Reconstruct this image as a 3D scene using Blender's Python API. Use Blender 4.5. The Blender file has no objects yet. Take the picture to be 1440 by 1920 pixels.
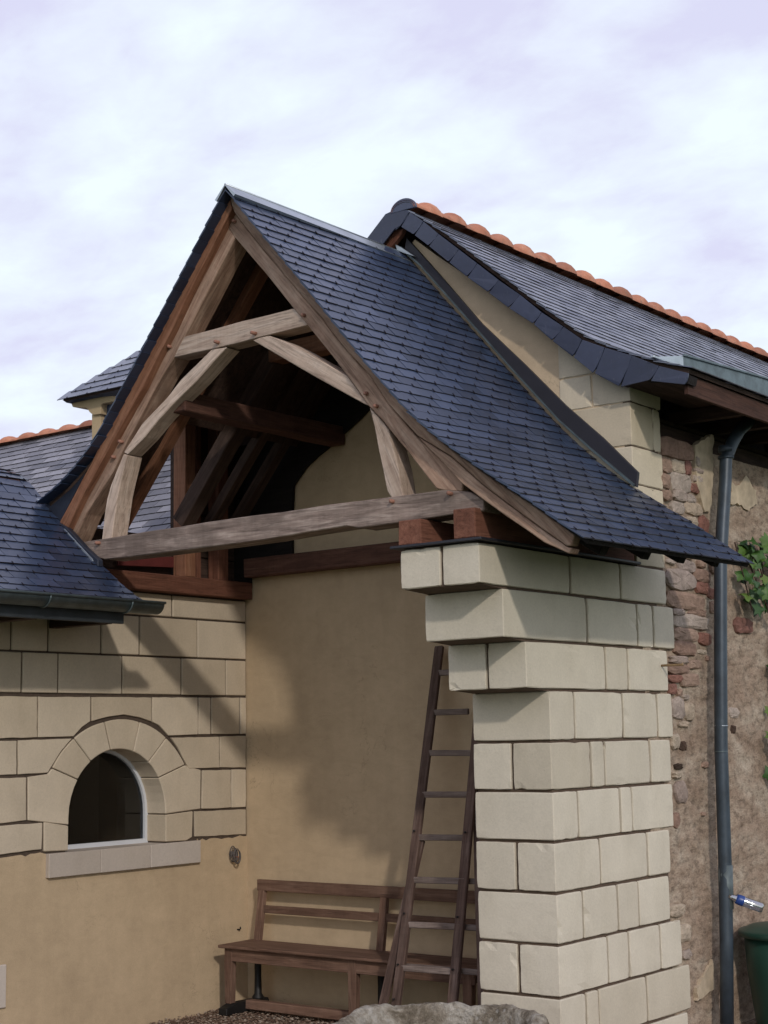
import bpy, bmesh, math, random
from mathutils import Vector, Matrix, noise as mnoise
random.seed(7)
scn = bpy.context.scene
COL = scn.collection

# ------------------------------------------------------------------ camera
cam_d = bpy.data.cameras.new('camera')
cam = bpy.data.objects.new('camera', cam_d); COL.objects.link(cam)
cam_d.sensor_fit = 'HORIZONTAL'; cam_d.sensor_width = 36.0
cam_d.lens = 36.0 * 2899.3 / 1440.0
cam_d.clip_start = 0.1; cam_d.clip_end = 2000
_r = Vector((0.78976376, 0.61314083, -0.01820816))
_d = Vector((-0.10255725, 0.10271812, -0.98940941))
_f = Vector((-0.604777, 0.78326708, 0.14400509))
CAMP = Vector((0, 0, 2.2))
cam.matrix_world = Matrix(((_r.x, -_d.x, -_f.x, 0), (_r.y, -_d.y, -_f.y, 0), (_r.z, -_d.z, -_f.z, 2.2), (0, 0, 0, 1)))
scn.camera = cam

# ------------------------------------------------------------------ light
SUN_DIR = Vector((-0.71, 0.55, -0.45)).normalized()
SUN_EL = math.asin(-SUN_DIR.z)
SUN_AZ = math.atan2(-SUN_DIR.x, -SUN_DIR.y)
SUN_STRENGTH = 1.05
CLOUD_LEVEL = 0.82
EXPOSURE = 0.42

world = bpy.data.worlds.new('World'); scn.world = world; world.use_nodes = True
nt = world.node_tree; nt.nodes.clear()
def wn(t, **kw):
    n = nt.nodes.new(t)
    for k, v in kw.items(): setattr(n, k, v)
    return n
w_out = wn('ShaderNodeOutputWorld')
sky = wn('ShaderNodeTexSky'); sky.sky_type = 'NISHITA'; sky.sun_disc = False
sky.sun_elevation = SUN_EL; sky.sun_rotation = SUN_AZ
sky.air_density = 1.2; sky.dust_density = 2.0; sky.ozone_density = 1.5
bg_sky = wn('ShaderNodeBackground'); bg_sky.inputs['Strength'].default_value = 0.10
nt.links.new(sky.outputs[0], bg_sky.inputs['Color'])
tc = wn('ShaderNodeTexCoord'); sep = wn('ShaderNodeSeparateXYZ')
nt.links.new(tc.outputs['Generated'], sep.inputs[0])
def wmath(op, a, b=None):
    n = wn('ShaderNodeMath', operation=op)
    for i, q in enumerate((a, b)):
        if q is None: continue
        if isinstance(q, (int, float)): n.inputs[i].default_value = q
        else: nt.links.new(q, n.inputs[i])
    return n.outputs[0]
zz = wmath('ADD', wmath('MAXIMUM', sep.outputs['Z'], 0.0), 0.22)
comb = wn('ShaderNodeCombineXYZ')
nt.links.new(wmath('DIVIDE', sep.outputs['X'], zz), comb.inputs[0])
nt.links.new(wmath('DIVIDE', sep.outputs['Y'], zz), comb.inputs[1])
def wnoise(scale, detail, rough, off, dist=0.0):
    m = wn('ShaderNodeMapping'); m.inputs['Location'].default_value = off
    m.inputs['Rotation'].default_value = (0, 0, 0.5); m.inputs['Scale'].default_value = (1.0, 1.35, 1.0)
    nt.links.new(comb.outputs[0], m.inputs[0])
    n = wn('ShaderNodeTexNoise'); n.inputs['Scale'].default_value = scale; n.inputs['Detail'].default_value = detail
    n.inputs['Roughness'].default_value = rough; n.inputs['Distortion'].default_value = dist
    nt.links.new(m.outputs[0], n.inputs['Vector']); return n.outputs[0]
n1 = wnoise(4.0, 7, 0.52, (3.1, 1.7, 0), 0.25); n2 = wnoise(0.9, 3, 0.5, (0.4, 5.2, 0))
n3 = wnoise(11.0, 6, 0.62, (7.7, 2.2, 0), 0.3)
mixn = wmath('ADD', wmath('ADD', wmath('MULTIPLY', n1, 0.50), wmath('MULTIPLY', n2, 0.37)), wmath('MULTIPLY', n3, 0.13))
thick = wmath('MULTIPLY', wmath('SUBTRACT', 0.26, wmath('MINIMUM', wmath('MAXIMUM', sep.outputs['Z'], 0.0), 0.6)), 0.40)
mixn = wmath('ADD', mixn, thick)
# towards the horizon the cloud sheet is thinner and paler, overhead it is thicker and more lilac
ramp = wn('ShaderNodeValToRGB'); nt.links.new(mixn, ramp.inputs[0])
e = ramp.color_ramp.elements
e[0].position = 0.385; e[0].color = (0.69, 0.69, 0.885, 1)
e[1].position = 0.55; e[1].color = (0.86, 0.955, 1.0, 1)
q = ramp.color_ramp.elements.new(0.46); q.color = (0.775, 0.82, 0.95, 1)
bg_cl = wn('ShaderNodeBackground'); bg_cl.inputs['Strength'].default_value = CLOUD_LEVEL
nt.links.new(ramp.outputs[0], bg_cl.inputs['Color'])
mx = wn('ShaderNodeMixShader'); mx.inputs[0].default_value = 0.93
nt.links.new(bg_sky.outputs[0], mx.inputs[1]); nt.links.new(bg_cl.outputs[0], mx.inputs[2])
nt.links.new(mx.outputs[0], w_out.inputs['Surface'])

sun_d = bpy.data.lights.new('sun', 'SUN'); sun = bpy.data.objects.new('sun', sun_d); COL.objects.link(sun)
sun_d.energy = SUN_STRENGTH; sun_d.angle = math.radians(2.4); sun_d.color = (1.0, 0.93, 0.84)
sun.rotation_euler = SUN_DIR.to_track_quat('-Z', 'Y').to_euler()
sun.location = (6, -6, 12)

scn.view_settings.view_transform = 'Standard'; scn.view_settings.look = 'None'
scn.view_settings.exposure = EXPOSURE; scn.view_settings.gamma = 1.0
scn.view_settings.use_curve_mapping = False
try:
    scn.cycles.use_denoising = True
    scn.cycles.max_bounces = 6; scn.cycles.diffuse_bounces = 4
except Exception: pass

# ------------------------------------------------------------------ materials
class NT:
    def __init__(s, name):
        s.m = bpy.data.materials.new(name); s.m.use_nodes = True; s.t = s.m.node_tree
        s.b = s.t.nodes['Principled BSDF']
        s.tc = s.t.nodes.new('ShaderNodeTexCoord'); s.oi = s.t.nodes.new('ShaderNodeObjectInfo')
    def n(s, t): return s.t.nodes.new(t)
    def l(s, a, b): s.t.links.new(a, b)
    def set(s, sock, v):
        if isinstance(v, (int, float, tuple)): sock.default_value = v
        else: s.l(v, sock)
    def math(s, op, a, b=0.0, clamp=False):
        n = s.n('ShaderNodeMath'); n.operation = op; n.use_clamp = clamp
        s.set(n.inputs[0], a); s.set(n.inputs[1], b); return n.outputs[0]
    def coords(s, kind='Object', scale=(1, 1, 1), randomize=True):
        m = s.n('ShaderNodeMapping'); m.inputs['Scale'].default_value = scale
        s.l(s.tc.outputs[kind], m.inputs[0])
        if randomize:
            a = s.n('ShaderNodeVectorMath'); a.operation = 'ADD'
            mul = s.n('ShaderNodeVectorMath'); mul.operation = 'SCALE'
            cx = s.n('ShaderNodeCombineXYZ'); s.l(s.oi.outputs['Random'], cx.inputs[0]); s.l(s.oi.outputs['Random'], cx.inputs[1]); s.l(s.oi.outputs['Random'], cx.inputs[2])
            s.l(cx.outputs[0], mul.inputs[0]); mul.inputs['Scale'].default_value = 37.0
            s.l(m.outputs[0], a.inputs[0]); s.l(mul.outputs[0], a.inputs[1]); return a.outputs[0]
        return m.outputs[0]
    def noise(s, vec, scale, detail=4, rough=0.55, dist=0.0):
        n = s.n('ShaderNodeTexNoise'); n.inputs['Scale'].default_value = scale; n.inputs['Detail'].default_value = detail
        n.inputs['Roughness'].default_value = rough; n.inputs['Distortion'].default_value = dist
        s.l(vec, n.inputs['Vector']); return n.outputs[0]
    def voro(s, vec, scale, feature='F1', out='Distance', rnd=1.0):
        n = s.n('ShaderNodeTexVoronoi'); n.feature = feature; n.inputs['Scale'].default_value = scale
        n.inputs['Randomness'].default_value = rnd
        s.l(vec, n.inputs['Vector']); return n.outputs[out]
    def ramp(s, fac, stops):
        n = s.n('ShaderNodeValToRGB'); s.l(fac, n.inputs[0]); e = n.color_ramp.elements
        while len(e) < len(stops): e.new(0.5)
        for i, (p, c) in enumerate(stops):
            e[i].position = p; e[i].color = (c, c, c, 1) if isinstance(c, (int, float)) else (*c, 1)
        return n.outputs[0]
    def mix(s, fac, a, b, mode='MIX'):
        n = s.n('ShaderNodeMix'); n.data_type = 'RGBA'; n.blend_type = mode
        s.set(n.inputs[0], fac); s.set(n.inputs[6], a if not isinstance(a, tuple) else (*a, 1)); s.set(n.inputs[7], b if not isinstance(b, tuple) else (*b, 1))
        return n.outputs[2]
    def bump(s, h, strength=0.3, dist=0.01):
        n = s.n('ShaderNodeBump'); n.inputs['Strength'].default_value = strength; n.inputs['Distance'].default_value = dist
        s.l(h, n.inputs['Height']); s.l(n.outputs[0], s.b.inputs['Normal'])
    def done(s, color=None, rough=0.8, metal=0.0, spec=None):
        if color is not None: s.set(s.b.inputs['Base Color'], color if not isinstance(color, tuple) else (*color, 1))
        s.set(s.b.inputs['Roughness'], rough); s.set(s.b.inputs['Metallic'], metal)
        if spec is not None: s.b.inputs['Specular IOR Level'].default_value = spec
        return s.m

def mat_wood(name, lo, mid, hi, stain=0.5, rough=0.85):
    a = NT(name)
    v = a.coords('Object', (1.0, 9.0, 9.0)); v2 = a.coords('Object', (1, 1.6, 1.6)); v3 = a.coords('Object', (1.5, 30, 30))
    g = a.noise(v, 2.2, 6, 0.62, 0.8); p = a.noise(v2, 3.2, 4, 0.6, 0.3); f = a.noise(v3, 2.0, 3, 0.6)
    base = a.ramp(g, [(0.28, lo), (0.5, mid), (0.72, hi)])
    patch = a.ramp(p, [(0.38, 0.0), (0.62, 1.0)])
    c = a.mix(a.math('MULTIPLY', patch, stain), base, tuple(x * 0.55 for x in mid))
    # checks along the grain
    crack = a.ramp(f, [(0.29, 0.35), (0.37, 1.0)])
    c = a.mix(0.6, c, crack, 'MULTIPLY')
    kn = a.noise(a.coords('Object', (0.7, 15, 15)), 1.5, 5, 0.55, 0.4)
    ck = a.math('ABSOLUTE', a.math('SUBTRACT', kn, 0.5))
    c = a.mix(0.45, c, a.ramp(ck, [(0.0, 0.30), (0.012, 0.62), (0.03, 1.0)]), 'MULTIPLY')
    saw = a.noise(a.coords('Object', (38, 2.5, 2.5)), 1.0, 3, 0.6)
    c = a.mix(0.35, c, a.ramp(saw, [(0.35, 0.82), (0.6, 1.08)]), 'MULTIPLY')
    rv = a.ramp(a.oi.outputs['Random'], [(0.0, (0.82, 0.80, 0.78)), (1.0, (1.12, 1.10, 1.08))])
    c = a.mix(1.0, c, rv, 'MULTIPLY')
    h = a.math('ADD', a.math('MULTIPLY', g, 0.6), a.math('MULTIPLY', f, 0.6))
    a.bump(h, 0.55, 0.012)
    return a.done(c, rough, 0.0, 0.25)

W_GREY = mat_wood('wood_weathered_grey', (0.18, 0.102, 0.07), (0.36, 0.238, 0.174), (0.50, 0.37, 0.285), 0.5)
W_PALE = mat_wood('wood_pale_oak', (0.36, 0.265, 0.21), (0.53, 0.415, 0.335), (0.62, 0.51, 0.43), 0.15)
W_TIE = mat_wood('wood_tie_beam', (0.10, 0.072, 0.06), (0.26, 0.20, 0.17), (0.46, 0.38, 0.33), 0.8)
W_BROWN = mat_wood('wood_brown_oak', (0.18, 0.078, 0.044), (0.265, 0.125, 0.074), (0.33, 0.175, 0.11), 0.25)
W_RED = mat_wood('wood_red_brown', (0.12, 0.048, 0.030), (0.19, 0.080, 0.052), (0.25, 0.115, 0.075), 0.35)
W_DARK = mat_wood('wood_sheltered_shade', (0.035, 0.021, 0.017), (0.065, 0.040, 0.031), (0.10, 0.064, 0.050), 0.4)  # sheltered wood, darkened further to put deep shade into its colour
W_SHADOW = mat_wood('wood_painted_shadow', (0.010, 0.008, 0.008), (0.016, 0.013, 0.012), (0.024, 0.019, 0.018), 0.3)  # near-black tone paints in the shade under the eaves and behind the truss
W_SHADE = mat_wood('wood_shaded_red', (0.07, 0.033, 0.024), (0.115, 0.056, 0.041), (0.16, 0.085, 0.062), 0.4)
W_RUNG = mat_wood('wood_rung_worn', (0.13, 0.095, 0.082), (0.21, 0.165, 0.145), (0.30, 0.245, 0.22), 0.3)
W_FASC = mat_wood('wood_fascia_shade', (0.05, 0.024, 0.016), (0.075, 0.036, 0.025), (0.10, 0.05, 0.035), 0.3)  # fascia brown with the gutter's shade put into the colour
W_BENCH = mat_wood('wood_bench', (0.115, 0.062, 0.043), (0.19, 0.112, 0.08), (0.26, 0.165, 0.122), 0.4)
W_LADDER = mat_wood('wood_ladder', (0.08, 0.048, 0.038), (0.135, 0.088, 0.072), (0.22, 0.16, 0.135), 0.5)

def mat_slate(name, lo, hi, rough=0.42):
    a = NT(name)
    geo = a.n('ShaderNodeNewGeometry')
    r = a.math('FRACT', a.math('ADD', a.oi.outputs['Random'], geo.outputs['Random Per Island']))
    v = a.coords('Object', (1, 1, 1))
    g = a.noise(v, 16, 5, 0.6, 0.4); st = a.noise(a.coords('Object', (30, 3, 10)), 2.0, 3, 0.6)
    c = a.ramp(r, [(0.0, tuple(x * 0.92 for x in lo)), (0.12, lo), (0.5, tuple((x + y) / 2 for x, y in zip(lo, hi))), (0.85, hi), (1.0, tuple(x * 1.14 for x in hi))])
    c = a.mix(0.5, c, a.ramp(g, [(0.3, 0.72), (0.7, 1.2)]), 'MULTIPLY')
    c = a.mix(a.math('MULTIPLY', a.ramp(st, [(0.62, 0.0), (0.75, 1.0)]), 0.14), c, (0.30, 0.30, 0.32))
    a.bump(g, 0.18, 0.006)
    rr = a.math('ADD', a.math('MULTIPLY', g, 0.22), rough - 0.11)
    return a.done(c, rr, 0.0, 0.5)
SLATE = mat_slate('slate_blue', (0.019, 0.032, 0.064), (0.035, 0.053, 0.100), 0.34)
SLATE_MAIN = mat_slate('slate_grey_blue', (0.085, 0.10, 0.145), (0.18, 0.195, 0.24), 0.38)
SLATE_OLD = mat_slate('slate_old_grey', (0.12, 0.12, 0.14), (0.23, 0.225, 0.25), 0.5)
SLATE_EDGE = mat_slate('slate_verge', (0.030, 0.037, 0.068), (0.048, 0.058, 0.10), 0.45)
def simple(name, col, rough=0.6, metal=0.0, nscale=6.0, var=0.25, bump=0.1, bscale=30.0, spec=None, bdist=0.005):
    a = NT(name); v = a.coords('Object')
    g = a.noise(v, nscale, 5, 0.6)
    c = a.mix(1.0, tuple(col), a.ramp(g, [(0.25, 1 - var), (0.75, 1 + var)]), 'MULTIPLY')
    if bump: a.bump(a.noise(v, bscale, 4, 0.6), bump, bdist)
    return a.done(c, rough, metal, spec)
HOOK = simple('hook_wire_edge_shade', (0.018, 0.014, 0.017), 0.5, 0.3, bump=0)
ZINC = simple('zinc_bright', (0.42, 0.46, 0.49), 0.42, 0.75, 5, 0.18, 0.05)
ZINC_DULL = simple('zinc_patina', (0.12, 0.155, 0.165), 0.5, 0.6, 9, 0.4, 0.08)
ZINC_DARK = simple('zinc_dark', (0.050, 0.058, 0.066), 0.5, 0.45, 7, 0.3, 0.08)
PIPE = simple('pipe_slate_grey', (0.040, 0.055, 0.072), 0.45, 0.25, 8, 0.35, 0.06)
PIPE_PALE = simple('pipe_pale_patch', (0.10, 0.125, 0.13), 0.55, 0.2, 14, 0.35, 0.06)
LEAD = simple('flashing_dark', (0.020, 0.019, 0.026), 0.55, 0.1, 6, 0.2, 0.06)
FLASH = simple('flashing_blue_zinc', (0.030, 0.036, 0.055), 0.42, 0.3, 6, 0.25, 0.05)
IRON = simple('cast_iron_dark', (0.016, 0.015, 0.015), 0.55, 0.4, 12, 0.3, 0.2)
RED = simple('red_membrane', (0.11, 0.018, 0.016), 0.7, 0, 10, 0.25, 0.1)
PVC = simple('white_frame', (0.62, 0.64, 0.68), 0.4, 0, 5, 0.05, 0)
GREENP = simple('green_plastic', (0.012, 0.050, 0.035), 0.42, 0, 5, 0.2, 0.04)
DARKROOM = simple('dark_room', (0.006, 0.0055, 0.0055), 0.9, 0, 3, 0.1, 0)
REFLECT_GREY = simple('grey_reflection', (0.26, 0.265, 0.25), 0.7, 0, 4, 0.1, 0)
CABLE = simple('grey_cable', (0.10, 0.085, 0.08), 0.6, 0, 9, 0.3, 0)
ORANGE = simple('orange_cable', (0.28, 0.085, 0.045), 0.6, 0, 9, 0.2, 0)
PEG = simple('oak_peg', (0.30, 0.145, 0.10), 0.8, 0, 20, 0.35, 0.2)
RUST = simple('rusty_pin', (0.30, 0.20, 0.11), 0.75, 0.1, 20, 0.4, 0.2)
def mat_glass():
    a = NT('window_glass'); t = a.t
    tr = a.n('ShaderNodeBsdfTransparent'); tr.inputs[0].default_value = (0.42, 0.43, 0.44, 1)
    gl = a.n('ShaderNodeBsdfGlossy'); gl.inputs['Roughness'].default_value = 0.03
    fr = a.n('ShaderNodeFresnel'); fr.inputs[0].default_value = 1.45
    m = a.n('ShaderNodeMixShader'); a.l(fr.outputs[0], m.inputs[0]); a.l(tr.outputs[0], m.inputs[1]); a.l(gl.outputs[0], m.inputs[2])
    a.l(m.outputs[0], t.nodes['Material Output'].inputs['Surface']); return a.m
GLASS = mat_glass()
def mat_clear():
    a = NT('clear_plastic'); t = a.t
    tr = a.n('ShaderNodeBsdfTransparent'); tr.inputs[0].default_value = (0.62, 0.68, 0.75, 1)
    gl = a.n('ShaderNodeBsdfGlossy'); gl.inputs['Roughness'].default_value = 0.12
    m = a.n('ShaderNodeMixShader'); m.inputs[0].default_value = 0.5
    a.l(tr.outputs[0], m.inputs[1]); a.l(gl.outputs[0], m.inputs[2])
    a.l(m.outputs[0], t.nodes['Material Output'].inputs['Surface']); return a.m
CLEAR = mat_clear()
BLUE = simple('blue_wrap', (0.015, 0.05, 0.22), 0.35, 0, 10, 0.3, 0)

def mat_limestone(name, base, var=0.10, warm=(1.0, 0.97, 0.90)):
    a = NT(name); v = a.coords('Object'); w = a.coords('Object', (1, 1, 1), False)
    g = a.noise(v, 2.5, 5, 0.6); f = a.noise(v, 70, 3, 0.6); st = a.noise(v, 9, 6, 0.65, 0.5)
    c = a.mix(1.0, base, a.ramp(g, [(0.25, 1 - var), (0.75, 1 + var)]), 'MULTIPLY')
    rv = a.ramp(a.oi.outputs['Random'], [(0.0, (0.90, 0.885, 0.86)), (0.5, (1, 1, 1)), (1.0, (1.05, 1.055, 1.06))])
    c = a.mix(1.0, c, rv, 'MULTIPLY')
    c = a.mix(a.math('MULTIPLY', a.ramp(st, [(0.60, 0.0), (0.78, 1.0)]), 0.25), c, tuple(x * 0.62 for x in base))
    c = a.mix(0.35, c, a.ramp(f, [(0.3, 0.82), (0.7, 1.12)]), 'MULTIPLY')
    po = a.voro(v, 60); pm = a.noise(v, 4, 3, 0.6)
    pore = a.math('MULTIPLY', a.ramp(po, [(0.06, 1.0), (0.16, 0.0)]), a.ramp(pm, [(0.50, 0.0), (0.62, 0.7)]))
    c = a.mix(pore, c, tuple(x * 0.42 for x in base))
    ws = a.noise(a.coords('Object', (2.4, 2.4, 0.8), False), 1.4, 5, 0.6)
    c = a.mix(0.35, c, a.ramp(ws, [(0.30, (0.80, 0.78, 0.74)), (0.52, (1, 1, 1)), (0.75, (1.06, 1.06, 1.07))]), 'MULTIPLY')
    a.bump(a.math('ADD', a.math('MULTIPLY', f, 0.5), st), 0.3, 0.006)
    return a.done(c, 0.9, 0, 0.2)
LIME_PILLAR = mat_limestone('limestone_new', (0.60, 0.54, 0.435), 0.08)
LIME_WALL = mat_limestone('limestone_wall', (0.575, 0.485, 0.372), 0.10)
LIME_SILL = mat_limestone('limestone_sill', (0.52, 0.455, 0.40), 0.05)
LIME_QUOIN = mat_limestone('limestone_quoin', (0.58, 0.50, 0.375), 0.09)
LIME_FAR = mat_limestone('limestone_far', (0.44, 0.33, 0.20), 0.1)
MORTAR = simple('mortar_brown', (0.095, 0.062, 0.042), 0.95, 0, 18, 0.3, 0.5, 60)
MORTAR_DARK = simple('mortar_grey_brown', (0.075, 0.052, 0.038), 0.95, 0, 18, 0.35, 0.5, 60)
def mat_render(name, base):
    a = NT(name); w = a.coords('Object', (1, 1, 1), False)
    g = a.noise(w, 1.1, 5, 0.6, 0.3); m = a.noise(w, 7, 6, 0.65); f = a.noise(w, 160, 3, 0.7)
    st = a.noise(a.coords('Object', (6, 6, 0.5), False), 1.3, 4, 0.6)
    c = a.mix(1.0, base, a.ramp(g, [(0.25, (0.88, 0.87, 0.86)), (0.75, (1.10, 1.10, 1.10))]), 'MULTIPLY')
    c = a.mix(0.6, c, a.ramp(m, [(0.3, 0.9), (0.7, 1.08)]), 'MULTIPLY')
    c = a.mix(0.3, c, a.ramp(st, [(0.3, 0.88), (0.7, 1.08)]), 'MULTIPLY')
    c = a.mix(0.4, c, a.ramp(f, [(0.3, 0.75), (0.7, 1.2)]), 'MULTIPLY')
    tr = a.noise(a.coords('Object', (2.2, 2.2, 5.0), False), 2.2, 5, 0.6, 1.2)
    c = a.mix(0.3, c, a.ramp(tr, [(0.32, 0.86), (0.5, 1.0), (0.68, 1.10)]), 'MULTIPLY')
    hc = a.math('ABSOLUTE', a.math('SUBTRACT', a.noise(w, 1.7, 7, 0.62, 0.4), 0.5))
    hm = a.noise(w, 1.2, 2, 0.5)
    c = a.mix(a.math('MULTIPLY', a.ramp(hc, [(0.0, 1.0), (0.0035, 0.0)]), a.ramp(hm, [(0.55, 0.0), (0.62, 0.6)])), c, tuple(x * 0.5 for x in base))
    a.bump(a.math('ADD', a.math('ADD', a.math('MULTIPLY', f, 0.7), m), tr), 0.4, 0.006)
    return a.done(c, 0.93, 0, 0.15)
RENDER = mat_render('lime_render_ochre', (0.52, 0.397, 0.262))
RENDER_G = mat_render('lime_render_gable', (0.54, 0.42, 0.285))
def mat_rough():
    a = NT('roughcast_old'); w = a.coords('Object', (1, 0.5, 1), False)
    g = a.noise(w, 5.0, 6, 0.62); m = a.noise(w, 26, 4, 0.6); f = a.noise(w, 90, 3, 0.6); v = a.voro(w, 30)
    c = a.ramp(g, [(0.30, (0.25, 0.175, 0.125)), (0.50, (0.345, 0.262, 0.195)), (0.70, (0.44, 0.365, 0.285))])
    c = a.mix(0.7, c, a.ramp(m, [(0.30, 0.38), (0.50, 1.0), (0.75, 1.22)]), 'MULTIPLY')
    c = a.mix(0.6, c, a.ramp(f, [(0.3, 0.6), (0.65, 1.2)]), 'MULTIPLY')
    c = a.mix(a.math('MULTIPLY', a.ramp(v, [(0.05, 1.0), (0.25, 0.0)]), 0.35), c, (0.10, 0.05, 0.032))
    a.bump(a.math('ADD', m, a.math('MULTIPLY', f, 0.5)), 0.6, 0.015)
    return a.done(c, 0.95, 0, 0.1)
ROUGH = mat_rough()
PLASTER_OLD = simple('old_yellow_plaster', (0.46, 0.37, 0.26), 0.95, 0, 9, 0.3, 0.5, 40)
def mat_field(name, cols):
    a = NT(name); v = a.coords('Object')
    g = a.noise(v, 9, 6, 0.65, 0.5); f = a.noise(v, 45, 4, 0.7)
    c = a.ramp(a.math('FRACT', a.math('MULTIPLY', a.oi.outputs['Random'], 7.3)), [(i / (len(cols) - 1), k) for i, k in enumerate(cols)])
    c = a.mix(0.8, c, a.ramp(g, [(0.3, 0.6), (0.7, 1.3)]), 'MULTIPLY')
    c = a.mix(0.5, c, a.ramp(f, [(0.3, 0.7), (0.7, 1.2)]), 'MULTIPLY')
    a.bump(a.math('ADD', g, a.math('MULTIPLY', f, 0.5)), 0.7, 0.02)
    return a.done(c, 0.92, 0, 0.15)
STONE = {'r': mat_field('rubble_brown', [(0.30, 0.20, 0.15), (0.36, 0.25, 0.19), (0.26, 0.165, 0.125)]),
         'R': mat_field('rubble_red', [(0.24, 0.115, 0.088), (0.28, 0.14, 0.105), (0.21, 0.105, 0.085)]),
         'g': mat_field('rubble_grey', [(0.36, 0.285, 0.245), (0.42, 0.345, 0.29), (0.32, 0.245, 0.205)]),
         't': mat_field('rubble_tan', [(0.43, 0.335, 0.25), (0.46, 0.38, 0.295), (0.39, 0.305, 0.225)]),
         'd': mat_field('rubble_hole', [(0.06, 0.038, 0.028), (0.08, 0.05, 0.036), (0.05, 0.035, 0.026)])}
def mat_terra(name='terracotta'):
    a = NT(name); v = a.coords('Object')
    g = a.noise(v, 7, 6, 0.65, 0.4); l = a.noise(v, 13, 6, 0.7)
    c = a.ramp(g, [(0.25, (0.36, 0.13, 0.075)), (0.55, (0.50, 0.215, 0.13)), (0.8, (0.58, 0.32, 0.22))])
    rv = a.ramp(a.oi.outputs['Random'], [(0.0, (0.62, 0.62, 0.64)), (0.25, (0.88, 0.9, 0.92)), (1.0, (1.08, 1.05, 1.03))])
    c = a.mix(1.0, c, rv, 'MULTIPLY')
    c = a.mix(a.math('MULTIPLY', a.ramp(l, [(0.54, 0.0), (0.66, 1.0)]), 0.55), c, (0.17, 0.125, 0.095))
    a.bump(l, 0.3, 0.01); return a.done(c, 0.85, 0, 0.25)
TERRA = mat_terra()
def mat_trough():
    a = NT('mossy_stone'); w = a.coords('Object', (1, 1, 1), False)
    g = a.noise(w, 5, 7, 0.7, 0.5); f = a.noise(w, 38, 5, 0.7); li = a.voro(w, 16)
    c = a.ramp(g, [(0.32, (0.08, 0.065, 0.045)), (0.43, (0.24, 0.20, 0.15)), (0.53, (0.42, 0.375, 0.305)), (0.68, (0.58, 0.54, 0.48))])
    c = a.mix(0.7, c, a.ramp(f, [(0.3, 0.5), (0.65, 1.3)]), 'MULTIPLY')
    c = a.mix(a.math('MULTIPLY', a.ramp(li, [(0.12, 1.0), (0.22, 0.0)]), 0.55), c, (0.50, 0.47, 0.42))
    a.bump(a.math('ADD', g, f), 1.0, 0.035); return a.done(c, 0.95, 0, 0.1)
TROUGH = mat_trough()
def mat_gravel(name, per_island):
    a = NT(name); w = a.coords('Object', (1, 1, 1), False)
    if per_island:
        geo = a.n('ShaderNodeNewGeometry'); r = geo.outputs['Random Per Island']
    else: r = a.voro(w, 55, out='Color')
    c = a.ramp(r, [(0.0, (0.11, 0.065, 0.048)), (0.35, (0.19, 0.125, 0.09)), (0.7, (0.27, 0.20, 0.15)), (1.0, (0.40, 0.34, 0.28))])
    f = a.noise(w, 120, 3, 0.7); c = a.mix(0.5, c, a.ramp(f, [(0.3, 0.7), (0.7, 1.2)]), 'MULTIPLY')
    if not per_island: a.bump(a.voro(w, 55), 0.8, 0.02)
    return a.done(c, 0.95, 0, 0.2)
GRAVEL = mat_gravel('gravel_stones', True); GROUND = mat_gravel('gravel_ground', False)
def mat_lawn():
    a = NT('garden_lawn'); w = a.coords('Object', (1, 1, 1), False); g = a.noise(w, 3, 6, 0.65); f = a.noise(w, 60, 4, 0.7)
    c = a.ramp(g, [(0.3, (0.03, 0.05, 0.015)), (0.7, (0.06, 0.085, 0.025))]); c = a.mix(0.7, c, a.ramp(f, [(0.3, 0.5), (0.7, 1.4)]), 'MULTIPLY')
    a.bump(f, 0.8, 0.03); return a.done(c, 0.9, 0, 0.2)
LAWN = mat_lawn()
def mat_leaf():
    a = NT('vine_leaf'); v = a.coords('Object'); g = a.noise(v, 14, 4, 0.6)
    c = a.ramp(a.oi.outputs['Random'], [(0.0, (0.018, 0.055, 0.010)), (0.5, (0.04, 0.105, 0.016)), (0.85, (0.08, 0.15, 0.025)), (1.0, (0.13, 0.17, 0.03))])
    c = a.mix(0.6, c, a.ramp(g, [(0.3, 0.7), (0.7, 1.25)]), 'MULTIPLY')
    a.b.inputs['Subsurface Weight'].default_value = 0.0
    return a.done(c, 0.5, 0, 0.4)
LEAF = mat_leaf()

# ------------------------------------------------------------------ object helpers
W = {}
def link(o, M=None, parent=None):
    COL.objects.link(o)
    M = M or Matrix.Identity(4)
    o.matrix_basis = M
    if parent is not None:
        o.parent = parent; o.matrix_parent_inverse = W[parent.name].inverted()
    W[o.name] = M
    return o
def thing(name, loc, label, cat, group=None):
    o = bpy.data.objects.new(name, None); o.empty_display_size = 0.2
    link(o, Matrix.Translation(loc)); o['label'] = label; o['category'] = cat
    if group: o['group'] = group
    return o
def tag(o, label=None, cat=None, group=None, kind=None):
    if label: o['label'] = label
    if cat: o['category'] = cat
    if group: o['group'] = group
    if kind: o['kind'] = kind
    return o
def mesh_from(name, verts, faces, mats, smooth=False, mi=None):
    me = bpy.data.meshes.new(name); me.from_pydata([tuple(v) for v in verts], [], faces)
    for m in (mats if isinstance(mats, (list, tuple)) else [mats]): me.materials.append(m)
    if mi: me.polygons.foreach_set('material_index', mi)
    if smooth: me.polygons.foreach_set('use_smooth', [True] * len(me.polygons))
    me.update(); return me
def bm_obj(name, bm, mats, parent=None, M=None, smooth=False):
    me = bpy.data.meshes.new(name); bm.normal_update(); bm.to_mesh(me); bm.free()
    for m in (mats if isinstance(mats, (list, tuple)) else [mats]): me.materials.append(m)
    if smooth: me.polygons.foreach_set('use_smooth', [True] * len(me.polygons))
    return link(bpy.data.objects.new(name, me), M, parent)
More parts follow.
